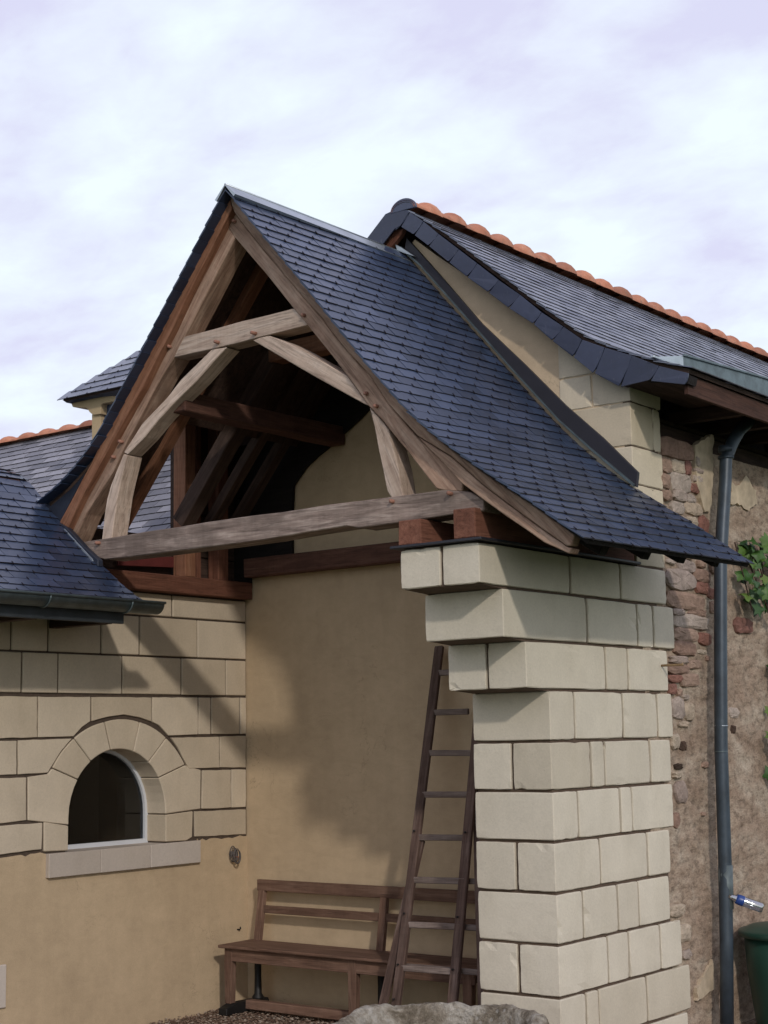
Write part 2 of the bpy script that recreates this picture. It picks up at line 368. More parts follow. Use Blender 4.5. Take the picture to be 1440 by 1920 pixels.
def raw_obj(name, verts, faces, mats, parent=None, smooth=False, center=True):
    verts = [Vector(v) for v in verts]
    c = sum(verts, Vector()) / len(verts) if center else Vector()
    me = mesh_from(name, [v - c for v in verts], faces, mats, smooth)
    return link(bpy.data.objects.new(name, me), Matrix.Translation(c), parent)
def frame(c, x, y):
    x = x.normalized(); z = x.cross(y).normalized(); y = z.cross(x)
    return Matrix(((x.x, y.x, z.x, c.x), (x.y, y.y, z.y, c.y), (x.z, y.z, z.z, c.z), (0, 0, 0, 1)))
def prism(name, pts, dv, mat, parent=None, bevel=0.004, grain=None, M=None, wobble=0.0):
    """pts: front outline (world), dv: extrusion vector; local X runs along the grain"""
    pts = [Vector(p) for p in pts]; dv = Vector(dv)
    c = sum(pts, Vector()) / len(pts) + dv / 2
    if M is None:
        if grain is None: M = Matrix.Translation(c)
        else: M = frame(c, Vector(grain), dv)
    Mi = M.inverted()
    bm = bmesh.new()
    fv = [bm.verts.new(Mi @ p) for p in pts]
    f = bm.faces.new(fv)
    r = bmesh.ops.extrude_face_region(bm, geom=[f])
    d = Mi.to_3x3() @ dv
    for v in r['geom']:
        if isinstance(v, bmesh.types.BMVert): v.co += d
    if wobble:
        for v in bm.verts: v.co += Vector((random.uniform(-1, 1), random.uniform(-1, 1), random.uniform(-1, 1))) * wobble
    bmesh.ops.recalc_face_normals(bm, faces=bm.faces)
    if bevel:
        bmesh.ops.bevel(bm, geom=list(bm.edges), offset=bevel, offset_type='OFFSET', segments=1, affect='EDGES', clamp_overlap=True)
    return bm_obj(name, bm, mat, parent, M)
def box(name, lo, hi, mat, parent=None, bevel=0.004, jit=0.0, grain='x'):
    lo = Vector(lo); hi = Vector(hi); c = (lo + hi) / 2; h = (hi - lo) / 2
    M = Matrix.Translation(c)
    if grain == 'y': M = M @ Matrix.Rotation(math.pi / 2, 4, 'Z'); h = Vector((h.y, h.x, h.z))
    if grain == 'z': M = M @ Matrix.Rotation(-math.pi / 2, 4, 'Y'); h = Vector((h.z, h.y, h.x))
    bm = bmesh.new()
    bmesh.ops.create_cube(bm, size=2.0)
    for v in bm.verts:
        v.co = Vector((v.co.x * h.x, v.co.y * h.y, v.co.z * h.z))
        if jit: v.co += Vector([random.uniform(-jit, jit) for _ in range(3)])
    if bevel: bmesh.ops.bevel(bm, geom=list(bm.edges), offset=bevel, offset_type='OFFSET', segments=1, affect='EDGES', clamp_overlap=True)
    return bm_obj(name, bm, mat, parent, M)
def block(name, lo, hi, mat, parent, amt=0.0013):
    lo = Vector(lo); hi = Vector(hi); c = (lo + hi) / 2; h = (hi - lo) / 2
    bm = bmesh.new(); bmesh.ops.create_cube(bm, size=2.0)
    for v in bm.verts: v.co = Vector((v.co.x * h.x, v.co.y * h.y, v.co.z * h.z))
    bmesh.ops.bevel(bm, geom=list(bm.edges), offset=random.uniform(.004, .007), offset_type='OFFSET', segments=1, affect='EDGES', clamp_overlap=True)
    bmesh.ops.subdivide_edges(bm, edges=[e for e in bm.edges if e.calc_length() > 0.06], cuts=5, use_grid_fill=True)
    sd = random.uniform(0, 99)
    for v in bm.verts:
        k = sum(1 for a in range(3) if abs(v.co[a]) > h[a] - 0.009)
        if k >= 2:
            d = (0.002 if k == 3 else 0) + abs(random.gauss(0, amt)) + (random.uniform(.004, .010) if random.random() < 0.014 else 0)
            for a in range(3):
                if abs(v.co[a]) > h[a] - 0.009: v.co[a] -= math.copysign(d, v.co[a])
        elif k == 1:
            n = mnoise.noise(v.co * 3.0 + Vector((sd, 0, 0))) * 0.0022
            for a in range(3):
                if abs(v.co[a]) > h[a] - 0.009: v.co[a] += n
    return bm_obj(name, bm, mat, parent, Matrix.Translation(c))
def beam(name, P, Q, w, h, mat, parent=None, up=(0, 0, 1), bevel=0.005, wob=0.0):
    """w across, h along up; local X along the beam"""
    P = Vector(P); Q = Vector(Q); x = (Q - P); L = x.length; c = (P + Q) / 2
    y = Vector(up).cross(x).normalized()
    M = frame(c, x, y)
    bm = bmesh.new(); n = max(2, int(L / 0.35)); rings = []
    for i in range(n + 1):
        s = -L / 2 + L * i / n; j = [random.uniform(-wob, wob) for _ in range(4)]
        rings.append([bm.verts.new((s, sy * w / 2 + j[0 if sy < 0 else 1], sz * h / 2 + j[2 if sz < 0 else 3])) for sy, sz in ((-1, -1), (1, -1), (1, 1), (-1, 1))])
    for i in range(n):
        for k in range(4): bm.faces.new((rings[i][k], rings[i][(k + 1) % 4], rings[i + 1][(k + 1) % 4], rings[i + 1][k]))
    bm.faces.new(rings[0][::-1]); bm.faces.new(rings[-1])
    bmesh.ops.recalc_face_normals(bm, faces=bm.faces)
    if bevel:
        ed = [e for e in bm.edges if len(e.link_faces) == 2 and e.link_faces[0].normal.angle(e.link_faces[1].normal) > 0.7]
        bmesh.ops.bevel(bm, geom=ed, offset=bevel, offset_type='OFFSET', segments=1, affect='EDGES', clamp_overlap=True)
    return bm_obj(name, bm, mat, parent, M)
def tube_mesh(path, r, seg=14, cap=True):
    path = [Vector(p) for p in path]; V = []; F = []
    rr = r if isinstance(r, (list, tuple)) else [r] * len(path)
    prev = None
    for i, p in enumerate(path):
        t = (path[min(i + 1, len(path) - 1)] - path[max(i - 1, 0)]).normalized()
        a = (prev - t * prev.dot(t)).normalized() if prev is not None else t.orthogonal().normalized()
        prev = a; b = t.cross(a)
        for k in range(seg):
            g = 2 * math.pi * k / seg; V.append(p + (a * math.cos(g) + b * math.sin(g)) * rr[i])
    for i in range(len(path) - 1):
        for k in range(seg): F.append((i * seg + k, i * seg + (k + 1) % seg, (i + 1) * seg + (k + 1) % seg, (i + 1) * seg + k))
    if cap: F.append(tuple(range(seg))[::-1]); F.append(tuple(range((len(path) - 1) * seg, len(path) * seg)))
    return V, F
def tube(name, path, r, mat, parent=None, seg=14, smooth=True):
    V, F = tube_mesh(path, r, seg); return raw_obj(name, V, F, mat, parent, smooth)
def lathe(name, prof, c, mat, parent=None, seg=40, axis=None):
    V = []; F = []; n = len(prof)
    R = (Vector((0, 0, 1)).rotation_difference(Vector(axis)).to_matrix() if axis is not None else Matrix.Identity(3))
    for (r, z) in prof:
        for k in range(seg):
            g = 2 * math.pi * k / seg; V.append(R @ Vector((r * math.cos(g), r * math.sin(g), z)))
    for i in range(n - 1):
        for k in range(seg): F.append((i * seg + k, i * seg + (k + 1) % seg, (i + 1) * seg + (k + 1) % seg, (i + 1) * seg + k))
    F.append(tuple(range(seg))[::-1]); F.append(tuple(range((n - 1) * seg, n * seg)))
    me = mesh_from(name, V, F, mat, True)
    return link(bpy.data.objects.new(name, me), Matrix.Translation(Vector(c)), parent)
def PY(pts, y): return [(x, y, z) for x, z in pts]
def PX(pts, x): return [(x, y, z) for y, z in pts]
def shrink(pts, d):
    n = len(pts); A = sum(pts[i][0] * pts[(i + 1) % n][1] - pts[(i + 1) % n][0] * pts[i][1] for i in range(n))
    s = 1 if A > 0 else -1; out = []
    for i in range(n):
        p0 = Vector(pts[i - 1]); p1 = Vector(pts[i]); p2 = Vector(pts[(i + 1) % n])
        e1 = (p1 - p0).normalized(); e2 = (p2 - p1).normalized()
        n1 = Vector((-e1.y, e1.x)) * s; n2 = Vector((-e2.y, e2.x)) * s
        b = (n1 + n2); k = max(0.35, 1 + n1.dot(n2))
        out.append(p1 + b * (d / k))
    return [(p.x, p.y) for p in out]

# ------------------------------------------------------------------ slates
def slate_meshes(mat, w, L=0.205, th=0.009, hook=True, n=6, g=0.0024):
    out = []
    for k in range(n):
        rnd = random.Random(k * 31 + 5)
        hw = w / 2 - g
        zt, zh = 0.0105, -0.004
        j = [rnd.uniform(-0.0015, 0.0015) for _ in range(6)]
        low = [(-hw, j[0], 0), (-hw * .35, j[1], 0), (hw * .3, j[2], 0), (hw, j[3], 0), (hw, L, 1), (-hw, L, 1)]
        V = []
        for (x, y, s) in low:
            z = zt + (zh - zt) * max(0, y) / L; V.append((x, y, z))
        for (x, y, s) in low:
            z = zt + (zh - zt) * max(0, y) / L + th; V.append((x * 0.992, y + (0.003 if not s else 0), z))
        F = [(5, 4, 3, 2, 1, 0), (6, 7, 8, 9, 10, 11)] + [(i, (i + 1) % 6, 6 + (i + 1) % 6, 6 + i) for i in range(6)]
        mi = [0, 0] + [1, 1, 1, 0, 0, 0]  # tail edges take the dark index, painting a shade line along each course
        if hook:
            b = len(V); hx = 0.0028; z0 = zt - .004; z1 = zt + th + 0.0045
            for (x, y, z) in ((-hx, -.006, z0), (hx, -.006, z0), (hx, .020, zt), (-hx, .020, zt), (-hx, -.006, z1), (hx, -.006, z1), (hx, .022, z1), (-hx, .022, z1)): V.append((x, y, z))
            F += [(b, b + 1, b + 5, b + 4), (b + 1, b + 2, b + 6, b + 5), (b + 3, b, b + 4, b + 7), (b + 4, b + 5, b + 6, b + 7)]; mi += [1] * 4
        out.append(mesh_from('slate', V, F, [mat, HOOK], False, mi))
    return out
def slate_roof(parent, prof, to3, vfun, width, expo, mat, nmax, visible=None, hook=True, over=0.03, rows=None, rev=False, lscale=1.0, seed=1, th=0.0065, gap=0.0028):
    """prof: (u,z) top to bottom; to3(u,v,z) -> world; vfun(u,z) -> (v0,v1); nearest/visible nmax are objects, the rest one stuff part"""
    rnd = random.Random(seed)
    P = [Vector((u, z)) for u, z in prof]; S = [0]
    for i in range(1, len(P)): S.append(S[-1] + (P[i] - P[i - 1]).length)
    def at(s):
        s = min(max(s, -0.5), S[-1] + 0.5)
        if s <= 0: d = (P[1] - P[0]).normalized(); return P[0] + d * s
        for i in range(1, len(P)):
            if s <= S[i]: return P[i - 1].lerp(P[i], (s - S[i - 1]) / (S[i] - S[i - 1]))
        d = (P[-1] - P[-2]).normalized(); return P[-1] + d * (s - S[-1])
    meshes = slate_meshes(mat, width, 0.205 * lscale, hook=hook, th=th, g=gap)
    items = []
    n = int((S[-1] + over) / expo)
    for i in range(n + 1):
        sT = S[-1] + over - i * expo
        if sT < 0.10: break
        if rows and not rows[0] <= i < rows[1]: continue
        T = at(sT); H = at(sT - 0.2 * lscale)
        v0, v1 = vfun(T.x, T.y)
        k0 = v0 - (width / 2 if i % 2 else 0) ; v = k0
        while v < v1 - 0.01:
            a = max(v, v0); b = min(v + width, v1)
            if b - a > 0.02:
                vc = (a + b) / 2
                t3 = Vector(to3(T.x, vc, T.y)); h3 = Vector(to3(H.x, vc, H.y))
                up = (h3 - t3).normalized(); side = Vector(to3(T.x, vc + 1, T.y)) - t3
                nor = side.cross(up)
                if nor.z < 0: side = -side; nor = -nor
                nor.normalize(); side = up.cross(nor).normalized()
                M = Matrix(((side.x, up.x, nor.x, t3.x), (side.y, up.y, nor.y, t3.y), (side.z, up.z, nor.z, t3.z), (0, 0, 0, 1)))
                ysc = min(1.0, max(0.3, (sT + 0.0) / (0.205 * lscale)))
                M = M @ Matrix.Translation((0, rnd.uniform(-.0025, .0025), rnd.uniform(-.0008, .0012))) @ Matrix.Rotation(math.radians(rnd.gauss(0, 0.45)), 4, 'Z') @ Matrix.Rotation(math.radians(rnd.gauss(0, 0.4)), 4, 'X') @ Matrix.Rotation(math.radians(rnd.gauss(0, 0.35)), 4, 'Y') @ Matrix.Diagonal(((b - a) / width, ysc, 1, 1))
                q = (visible(t3) if visible else (t3 - CAMP).length)
                items.append((q, M, rnd.randrange(len(meshes))))
            v += width
    items.sort(key=lambda t: t[0])
    near = [it for it in items if it[0] < 1e6][:nmax]; far = items[len(near):]
    for q, M, k in near: link(bpy.data.objects.new('slate', meshes[k]), M, parent)
    if far:
        V = []; F = []; MI = []
        for q, M, k in far:
            b = len(V); me = meshes[k]
            V += [M @ v.co for v in me.vertices]
            for p in me.polygons: F.append(tuple(b + x for x in p.vertices)); MI.append(p.material_index)
        o = link(bpy.data.objects.new('distant_slates', mesh_from('distant_slates', V, F, [mat, HOOK], False, MI)), None, parent)
        o['kind'] = 'stuff'
    return near
def extrude_profile(name, prof, to3, v0, v1, th, mat, parent):
    """a deck of thickness th under the profile"""
    P = [Vector(p) for p in prof]; V = []; n = len(P)
    low = []
    for i, p in enumerate(P):
        d = (P[min(i + 1, n - 1)] - P[max(i - 1, 0)]).normalized(); nn = Vector((d.y, -d.x))
        if nn.y > 0: nn = -nn
        low.append(p + nn * th)
    def vv(v, p): return v(p.x, p.y) if callable(v) else v
    for p in P: V.append(to3(p.x, vv(v0, p), p.y))
    for p in P: V.append(to3(p.x, vv(v1, p), p.y))
    for p, q in zip(P, low): V.append(to3(q.x, vv(v0, p), q.y))
    for p, q in zip(P, low): V.append(to3(q.x, vv(v1, p), q.y))
    F = []
    for i in range(n - 1):
        F += [(i, i + 1, n + i + 1, n + i), (2 * n + i, 3 * n + i, 3 * n + i + 1, 2 * n + i + 1), (i, 2 * n + i, 2 * n + i + 1, i + 1), (n + i, n + i + 1, 3 * n + i + 1, 3 * n + i)]
    F += [(0, n, 3 * n, 2 * n), (n - 1, 3 * n - 1, 4 * n - 1, 2 * n - 1)]
    return raw_obj(name, V, F, mat, parent)

# ================================================================== GROUND
g = 160.0
gro = raw_obj('ground', [(-g, -g, -0.004), (g, -g, -0.004), (g, g, -0.004), (-g, g, -0.004)], [(0, 1, 2, 3)], LAWN); tag(gro, kind='structure')
yard = raw_obj('gravel_yard', [(-9.6, 6.3, 0.0), (-3.6, 6.3, 0.0), (-3.6, 19, 0.0), (-9.6, 19, 0.0)], [(0, 1, 2, 3)], GROUND); tag(yard, kind='structure')
def gravel():
    rnd = random.Random(3); V = []; F = []
    base = [(1, 0, 0), (-.5, .87, 0), (-.5, -.87, 0), (.2, .1, .8), (-.2, -.1, -.6), (.5, -.8, .3), (.4, .85, .3), (-.9, .05, .35)]
    faces = [(0, 6, 3), (6, 1, 3), (1, 7, 3), (7, 2, 3), (2, 5, 3), (5, 0, 3), (0, 5, 4), (5, 2, 4), (2, 7, 4), (7, 1, 4), (1, 6, 4), (6, 0, 4)]
    for _ in range(9000):
        x = rnd.uniform(-9.15, -6.2); y = rnd.uniform(7.7, 9.86); s = rnd.uniform(.006, .016); a = rnd.uniform(0, 6.28)
        z = 0.004 + max(0, 0.02 * mnoise.noise(Vector((x * 2, y * 2, 0)))) + s * .4 + 0.015 * rnd.random()
        b = len(V)
        for p in base:
            px, py = p[0] * math.cos(a) - p[1] * math.sin(a), p[0] * math.sin(a) + p[1] * math.cos(a)
            V.append((x + px * s * rnd.uniform(.8, 1.2), y + py * s * rnd.uniform(.8, 1.2), z + p[2] * s * .7))
        F += [tuple(b + q for q in f) for f in faces]
    o = raw_obj('gravel', V, F, GRAVEL, None, False, False); tag(o, kind='stuff')
    o['label'] = 'reddish brown gravel on the ground around the bench feet'; o['category'] = 'gravel'
gravel()

# ================================================================== MAIN BUILDING (behind the porch, running back)
XP, YB, XL = -5.341, 9.90, -9.18
main = thing('main_house', (XP, 12, 0), 'old rubble stone house with slate roof and terracotta ridge behind the porch', 'house')
gw = [(-9.4, 0.0), (-5.41, 0.0), (-5.41, 4.72), (-5.72, 4.98), (-6.297, 5.47), (-7.045, 6.06), (-7.27, 6.25), (-7.5, 6.06), (-8.25, 5.47), (-8.82, 4.98), (-9.4, 4.6)]
prism('gable_wall', PY(gw, YB), (0, 0.35, 0), RENDER_G, main, 0)
prism('render_coat', PY([(-9.185, 0), (-5.80, 0), (-5.80, 4.0), (-6.5, 4.9), (-7.385, 5.92), (-8.3, 4.86), (-9.185, 3.86)], 9.893), (0, 0.012, 0), RENDER, main, 0)
# old side wall: roughcast over rubble, real relief
def rough_wall():
    y0, y1, z0, z1, st = 9.96, 12.7, 0.0, 4.40, 0.02
    ny = int((y1 - y0) / st); nz = int((z1 - z0) / st); V = []; F = []
    for j in range(nz + 1):
        for i in range(ny + 1):
            y = y0 + i * st; z = z0 + j * st
            d = 0.016 * mnoise.fractal(Vector((y * 1.6, z * 2.2, 1.3)), 1.0, 2.0, 3) + 0.012 * mnoise.noise(Vector((y * 7, z * 13, 5))) + 0.006 * mnoise.noise(Vector((y * 14, z * 24, 9)))
            V.append((-5.365 + d, y, z))
    for j in range(nz):
        for i in range(ny):
            a = j * (ny + 1) + i; F.append((a, a + 1, a + ny + 2, a + ny + 1))
    o = raw_obj('side_wall', V, F, ROUGH, main, True)
    box('wall_plate', (-5.62, 10.38, 4.30), (-5.47, 19, 4.56), W_DARK, main, 0.005, 0.0, 'y')
    prism('side_wall_end', PX([(12.7, 0), (19, 0), (19, 4.40), (12.7, 4.40)], -5.365), (-0.3, 0, 0), ROUGH, main, 0)
rough_wall()
def rubble(x0, y0, x1, y1, kind, pr=None):
    rnd = random.Random(int(x0 * 1000 + y0 * 100))
    cy, cz = (x0 + x1) / 2, (y0 + y1) / 2; ry, rz = abs(x1 - x0) / 2 * 1.10, abs(y1 - y0) / 2 * 1.08
    n = 16; ring = []
    for k in range(n):
        a = 2 * math.pi * k / n; c, s = math.cos(a), math.sin(a); p = 0.62
        ring.append((math.copysign(abs(c) ** p, c) * ry * rnd.uniform(.84, 1.06), math.copysign(abs(s) ** p, s) * rz * rnd.uniform(.82, 1.06)))
    out = -5.342 + rnd.uniform(-.008, .010) if pr is None else pr
    V = []; F = []
    for sc, x in ((1.0, -5.42), (1.0, out - .018), (0.93, out - .004), (0.6, out + .004)):
        for (u, w) in ring: V.append((x + rnd.uniform(-.004, .004), cy + u * sc, cz + w * sc))
    V.append((out + .005, cy, cz))
    for r in range(3):
        for k in range(n): F.append((r * n + k, r * n + (k + 1) % n, (r + 1) * n + (k + 1) % n, (r + 1) * n + k))
    for k in range(n): F.append((3 * n + k, 3 * n + (k + 1) % n, 4 * n))
    raw_obj('rubble_stone', V, F, STONE[kind], main, False)
RUB = [
 ([(10.3568,4.2588),(10.9023,4.4248)],'r'),([(10.3453,4.1352),(10.5195,4.2516)],'r'),([(10.7490,4.1648),(10.8521,4.2912)],'R'),([(10.5190,4.1569),(10.7502,4.2652)],'t'),
 ([(10.3420,4.0090),(10.4815,4.1276)],'r'),([(10.4791,4.0127),(10.8586,4.1783)],'g'),([(10.8167,4.0350),(10.9986,4.1151)],'R'),([(10.3425,3.9241),(10.5041,4.0033)],'r'),
 ([(10.5157,3.9433),(10.7354,4.0299)],'g'),([(10.7445,3.9436),(10.8967,4.0189)],'g'),([(10.4969,3.8392),(10.7179,3.9449)],'g'),([(10.7270,3.8589),(11.0193,3.9609)],'t'),
 ([(10.9585,3.7360),(11.1214,3.8699)],'R'),([(10.7259,3.7596),(10.9335,3.8467)],'t'),([(10.5319,3.4001),(10.8333,3.4965)],'g'),([(10.3473,3.2591),(10.8070,3.4162)],'g'),
 ([(10.8170,3.3388),(11.1029,3.4420)],'r'),([(10.8347,3.2495),(11.0740,3.3478)],'R'),([(10.3414,3.1080),(10.9706,3.2455)],'r'),([(11.0324,3.2202),(11.1916,3.3095)],'R'),
 ([(10.4301,3.0611),(10.6255,3.1153)],'g'),([(10.6917,3.0743),(11.0043,3.1315)],'r'),([(10.4554,2.9708),(11.0360,3.0835)],'g'),([(10.4371,2.8708),(10.8330,2.9753)],'r'),
 ([(10.4348,2.7600),(10.7688,2.8752)],'r'),([(10.8382,2.8533),(11.0401,2.9513)],'R'),([(10.3611,2.6989),(10.6336,2.7619)],'g'),([(10.3119,2.6234),(10.6534,2.6984)],'r'),
 ([(10.6413,2.6662),(10.8799,2.7367)],'r'),([(10.3143,2.5610),(10.5411,2.6202)],'R'),([(10.5147,2.5288),(10.8155,2.6379)],'r'),([(10.3054,2.4675),(10.4233,2.5549)],'R'),
 ([(10.3544,2.2812),(10.5503,2.4541)],'g'),([(10.5415,2.2807),(10.7030,2.4116)],'t'),([(10.3545,1.6804),(10.5313,1.8393)],'g'),([(10.2877,1.5088),(10.3822,1.6218)],'r'),
 ([(11.3145,2.2992),(11.4983,2.3827)],'g'),([(11.4894,2.9698),(11.8254,3.1012)],'R'),([(10.1782,0.8849),(10.4351,0.9722)],'t'),([(10.3152,0.6924),(10.5044,0.8219)],'t'),
 ([(10.3533,0.5765),(10.4856,0.6394)],'g'),([(11.1006,3.4209),(11.2358,3.5365)],'r'),([(11.0756,3.1062),(11.1894,3.2043)],'r'),([(10.9069,4.1169),(11.0435,4.1884)],'g'),
 ([(10.3258,2.0727),(10.4466,2.1873)],'t'),([(10.3470,1.8607),(10.4617,1.9112)],'t'),([(10.8026,1.9254),(10.9152,1.9704)],'r'),([(10.7474,1.5728),(10.8214,1.6006)],'r')]
for (a, b), k in RUB: rubble(a[0], a[1], b[0], b[1], k)
def fillers():
    rnd = random.Random(77); used = [((a[0] + b[0]) / 2, (a[1] + b[1]) / 2, abs(b[0] - a[0]) / 2, abs(b[1] - a[1]) / 2) for (a, b), k in RUB]; n = 0
    for _ in range(4000):
        y, z = rnd.uniform(10.44, 10.98), rnd.uniform(2.2, 4.32)
        if z < 2.75 and y > 10.62: continue
        ry, rz = rnd.uniform(.03, .085), rnd.uniform(.018, .045)
        if all(abs(y - u[0]) > (ry + u[2]) * 1.02 or abs(z - u[1]) > (rz + u[3]) * 1.02 for u in used):
            used.append((y, z, ry, rz)); rubble(y - ry, z - rz, y + ry, z + rz, rnd.choice('rrggtt'), None); n += 1
            if n > 55: break
fillers()
for a, b in ([(10.4424,2.0591),(10.5700,2.1352)],[(10.3701,1.9254),(10.4930,1.9686)],[(11.3283,2.1709),(11.4241,2.2490)]): rubble(a[0], a[1], b[0], b[1], 'd', -5.352)
for poly in ([(10.9302,4.4287),(11.2522,4.5475),(11.2089,4.1528),(11.1256,3.9085),(11.0312,3.8988),(10.9536,4.0380),(10.9136,4.1809)],[(11.5433,4.1927),(11.6714,4.1770),(11.8381,4.2950),(12.0111,4.1807),(12.0181,4.0687),(11.8528,3.9930),(11.6845,4.0327),(11.5228,4.0152)],
             [(10.5423,0.3660),(10.8109,0.5214),(10.8068,0.3232),(10.5391,0.2543)]):
    rag_ = []
    for p_, q_ in zip(poly, poly[1:] + poly[:1]):
        n_ = max(1, int(math.dist(p_, q_) / 0.035))
        for t_ in range(n_): rag_.append((p_[0] + (q_[0] - p_[0]) * t_ / n_ + random.uniform(-.014, .014), p_[1] + (q_[1] - p_[1]) * t_ / n_ + random.uniform(-.014, .014)))
    prism('plaster_patch', PX(rag_, -5.343), (-0.05, 0, 0), PLASTER_OLD, main, 0.0, wobble=0.002)
# quoins of the old corner
def wrap(lo, hi, mat, parent, bev=None, name='stone_block'):
    return block(name, lo, hi, mat, parent)
J = 0.006
for (z0, z1, x0, splits, yend) in ((4.606, 4.853, -5.66, [], 10.37), (4.277, 4.598, -5.87, [10.23], 10.35), (3.995, 4.269, -5.75, [], 10.36), (3.69, 3.987, -5.9, [], 10.35), (3.40, 3.683, -5.7, [], 10.33)):
    ys = [9.892] + splits + [yend]
    wrap((x0 + J, ys[0], z0), (XP, ys[1] - J / 2, z1), LIME_QUOIN, main)
    for a, b in zip(ys[1:], ys[2:]): wrap((-5.6, a + J / 2, z0), (XP, b, z1), LIME_QUOIN, main)
wrap((-5.94, 9.892, 4.606), (-5.666, 10.1, 4.853), LIME_QUOIN, main)
prism('stone_block', PY([(-5.94, 4.861), (-5.50, 4.861), (-5.60, 4.90), (-5.94, 5.165)], 9.892), (0, 0.2, 0), LIME_QUOIN, main, 0.005)
prism('mortar_core', PX([(9.905, 3.3), (10.3, 3.3), (10.3, 4.86), (9.905, 4.86)], -5.349), (-0.3, 0, 0), MORTAR, main, 0)

# main roof
MAIN_P = [(-7.264, 6.475), (-6.883, 6.195), (-6.054, 5.472), (-5.82, 5.275), (-5.604, 5.095), (-5.35, 4.955), (-5.086, 4.842), (-4.80, 4.735)]
to_y = lambda u, v, z: (u, v, z)
mdeck = extrude_profile('roof_deck', MAIN_P, to_y, 9.775, 19.0, 0.03, W_DARK, main)
mdeckl = extrude_profile('roof_deck', [(-7.264 - (u + 7.264), z) for u, z in MAIN_P], to_y, 9.775, 19.0, 0.03, W_DARK, main)
slate_roof(mdeck, MAIN_P, to_y, lambda u, z: (9.745, 13.2), 0.235, 0.105, SLATE_MAIN, 240, hook=False, seed=4,
           visible=lambda p: (p - CAMP).length if p.y < 13.3 else 1e7)
slate_roof(mdeck, MAIN_P, to_y, lambda u, z: (13.2, 19.0), 0.235, 0.105, SLATE_MAIN, 0, hook=False, seed=5)
slate_roof(mdeckl, [(-7.264 - (u + 7.264), z) for u, z in MAIN_P], to_y, lambda u, z: (9.745, 10.6), 0.235, 0.105, SLATE_MAIN, 0, hook=False, seed=6)
prism('rear_side_wall', [(-9.2, 10.2, 0), (-9.2, 19, 0), (-9.2, 19, 4.72), (-9.2, 10.2, 4.72)], (-0.3, 0, 0), RENDER, main, 0)
prism('ceiling', [(-9.2, 10.26, 4.58), (-5.50, 10.26, 4.58), (-5.50, 19, 4.58), (-9.2, 19, 4.58)], (0, 0, 0.03), W_DARK, main, 0)
prism('far_gable', [(-9.4, 18.9, 0), (-5.4, 18.9, 0), (-5.4, 18.9, 4.7), (-7.264, 18.9, 6.2), (-9.2, 18.9, 4.7)], (0, 0.1, 0), RENDER, main, 0)
# verge slates hung on the gable edge
VJ = [[(-7.2024,6.4276),(-7.2923,6.3234)],[(-7.0677,6.3183),(-7.1589,6.2241)],[(-6.9202,6.1808),(-7.0151,6.0992)],[(-6.7271,6.0112),(-6.8229,5.9261)],[(-6.5555,5.8599),(-6.6525,5.7691)],[(-6.3611,5.6871),(-6.4559,5.6052)],[(-6.1706,5.5329),(-6.2711,5.4465)],
      [(-5.9829,5.3591),(-6.0573,5.2812)],[(-5.7963,5.2134),(-5.8932,5.1215)],[(-5.6405,5.0877),(-5.7187,4.9670)],[(-5.4506,4.9943),(-5.5457,4.8174)],[(-5.2303,4.8972),(-5.3362,4.6847)],[(-5.0186,4.7854),(-5.0894,4.6874)],[(-4.7907,4.6962),(-4.8114,4.6148)]]
def verge(a, b, parent, y=9.742, curve=0.016):
    (t0, l0), (t1, l1) = a, b
    t0, l0, t1, l1 = map(Vector, (t0, l0, t1, l1)); d = (t1 - t0).normalized() * 0.0025
    pts = [t0 + d, t1 - d]
    for k in (0.35, 0.7, 0.9): pts.append(t1.lerp(l1, k) - d - (t1 - t0).normalized() * (0.012 * k * k) + (t1 - t0).normalized() * 0.014 * k * (1 - k) * 2)
    pts += [l1 - (t1 - t0).normalized() * curve, l0 + d]
    prism('verge_slate', [(p.x, y + random.uniform(-.003, .003), p.y) for p in pts], (0, 0.012, 0), SLATE_EDGE, parent, 0.0015)
verge([[(-7.2665,6.4786)][0], [(-7.3530,6.3074)][0]], VJ[0], main)
for a, b in zip(VJ, VJ[1:]): verge(a, b, main)
vt = [(a[0][0], a[0][1] - .012) for a in VJ]; vl = [(a[1][0] + (a[0][0] - a[1][0]) * .14, a[1][1] + (a[0][1] - a[1][1]) * .14) for a in VJ]
prism('verge_board', PY([(-7.25, 6.42)] + vt + vl[::-1] + [(-7.25, 6.28)], 9.760), (0, 0.125, 0), W_SHADOW, main, 0)  # hidden board added behind the slates to stop sun leaking through
L0 = [(-7.2665,6.4786),(-7.3530,6.3074),(-7.4607,6.4363),(-7.5374,6.2566),(-7.5858,6.3497),(-7.6545,6.3095)]
prism('verge_slate', PY([(-7.2079,6.4243),(-7.2975,6.3314),(-7.3583,6.3177),(-7.5223,6.1803),(-7.6433,6.3025),(-7.4489,6.4656),(-7.3046,6.4873)], 9.738), (0, 0.012, 0), SLATE_EDGE, main, 0.0015)
prism('verge_board', PY([(-7.3081,6.3284),(-7.3368,6.2802),(-7.5062,6.1434),(-7.6284,6.2059),(-7.3905,6.3376)], 9.80), (0, 0.05, 0), W_RED, main, 0.003, grain=(-1, 0, -1))
box('fascia_board', (-4.86, 9.80, 4.56), (-4.83, 19, 4.705), W_FASC, main, 0.003, grain='y')
box('soffit_board', (-5.36, 9.80, 4.705), (-4.86, 19, 4.735), W_DARK, main, 0.002, grain='y')
for k in range(13): box('rafter_tail', (-5.55, 10.9 + k * 0.6, 4.60), (-4.88, 10.97 + k * 0.6, 4.70), W_DARK, main, 0.003)
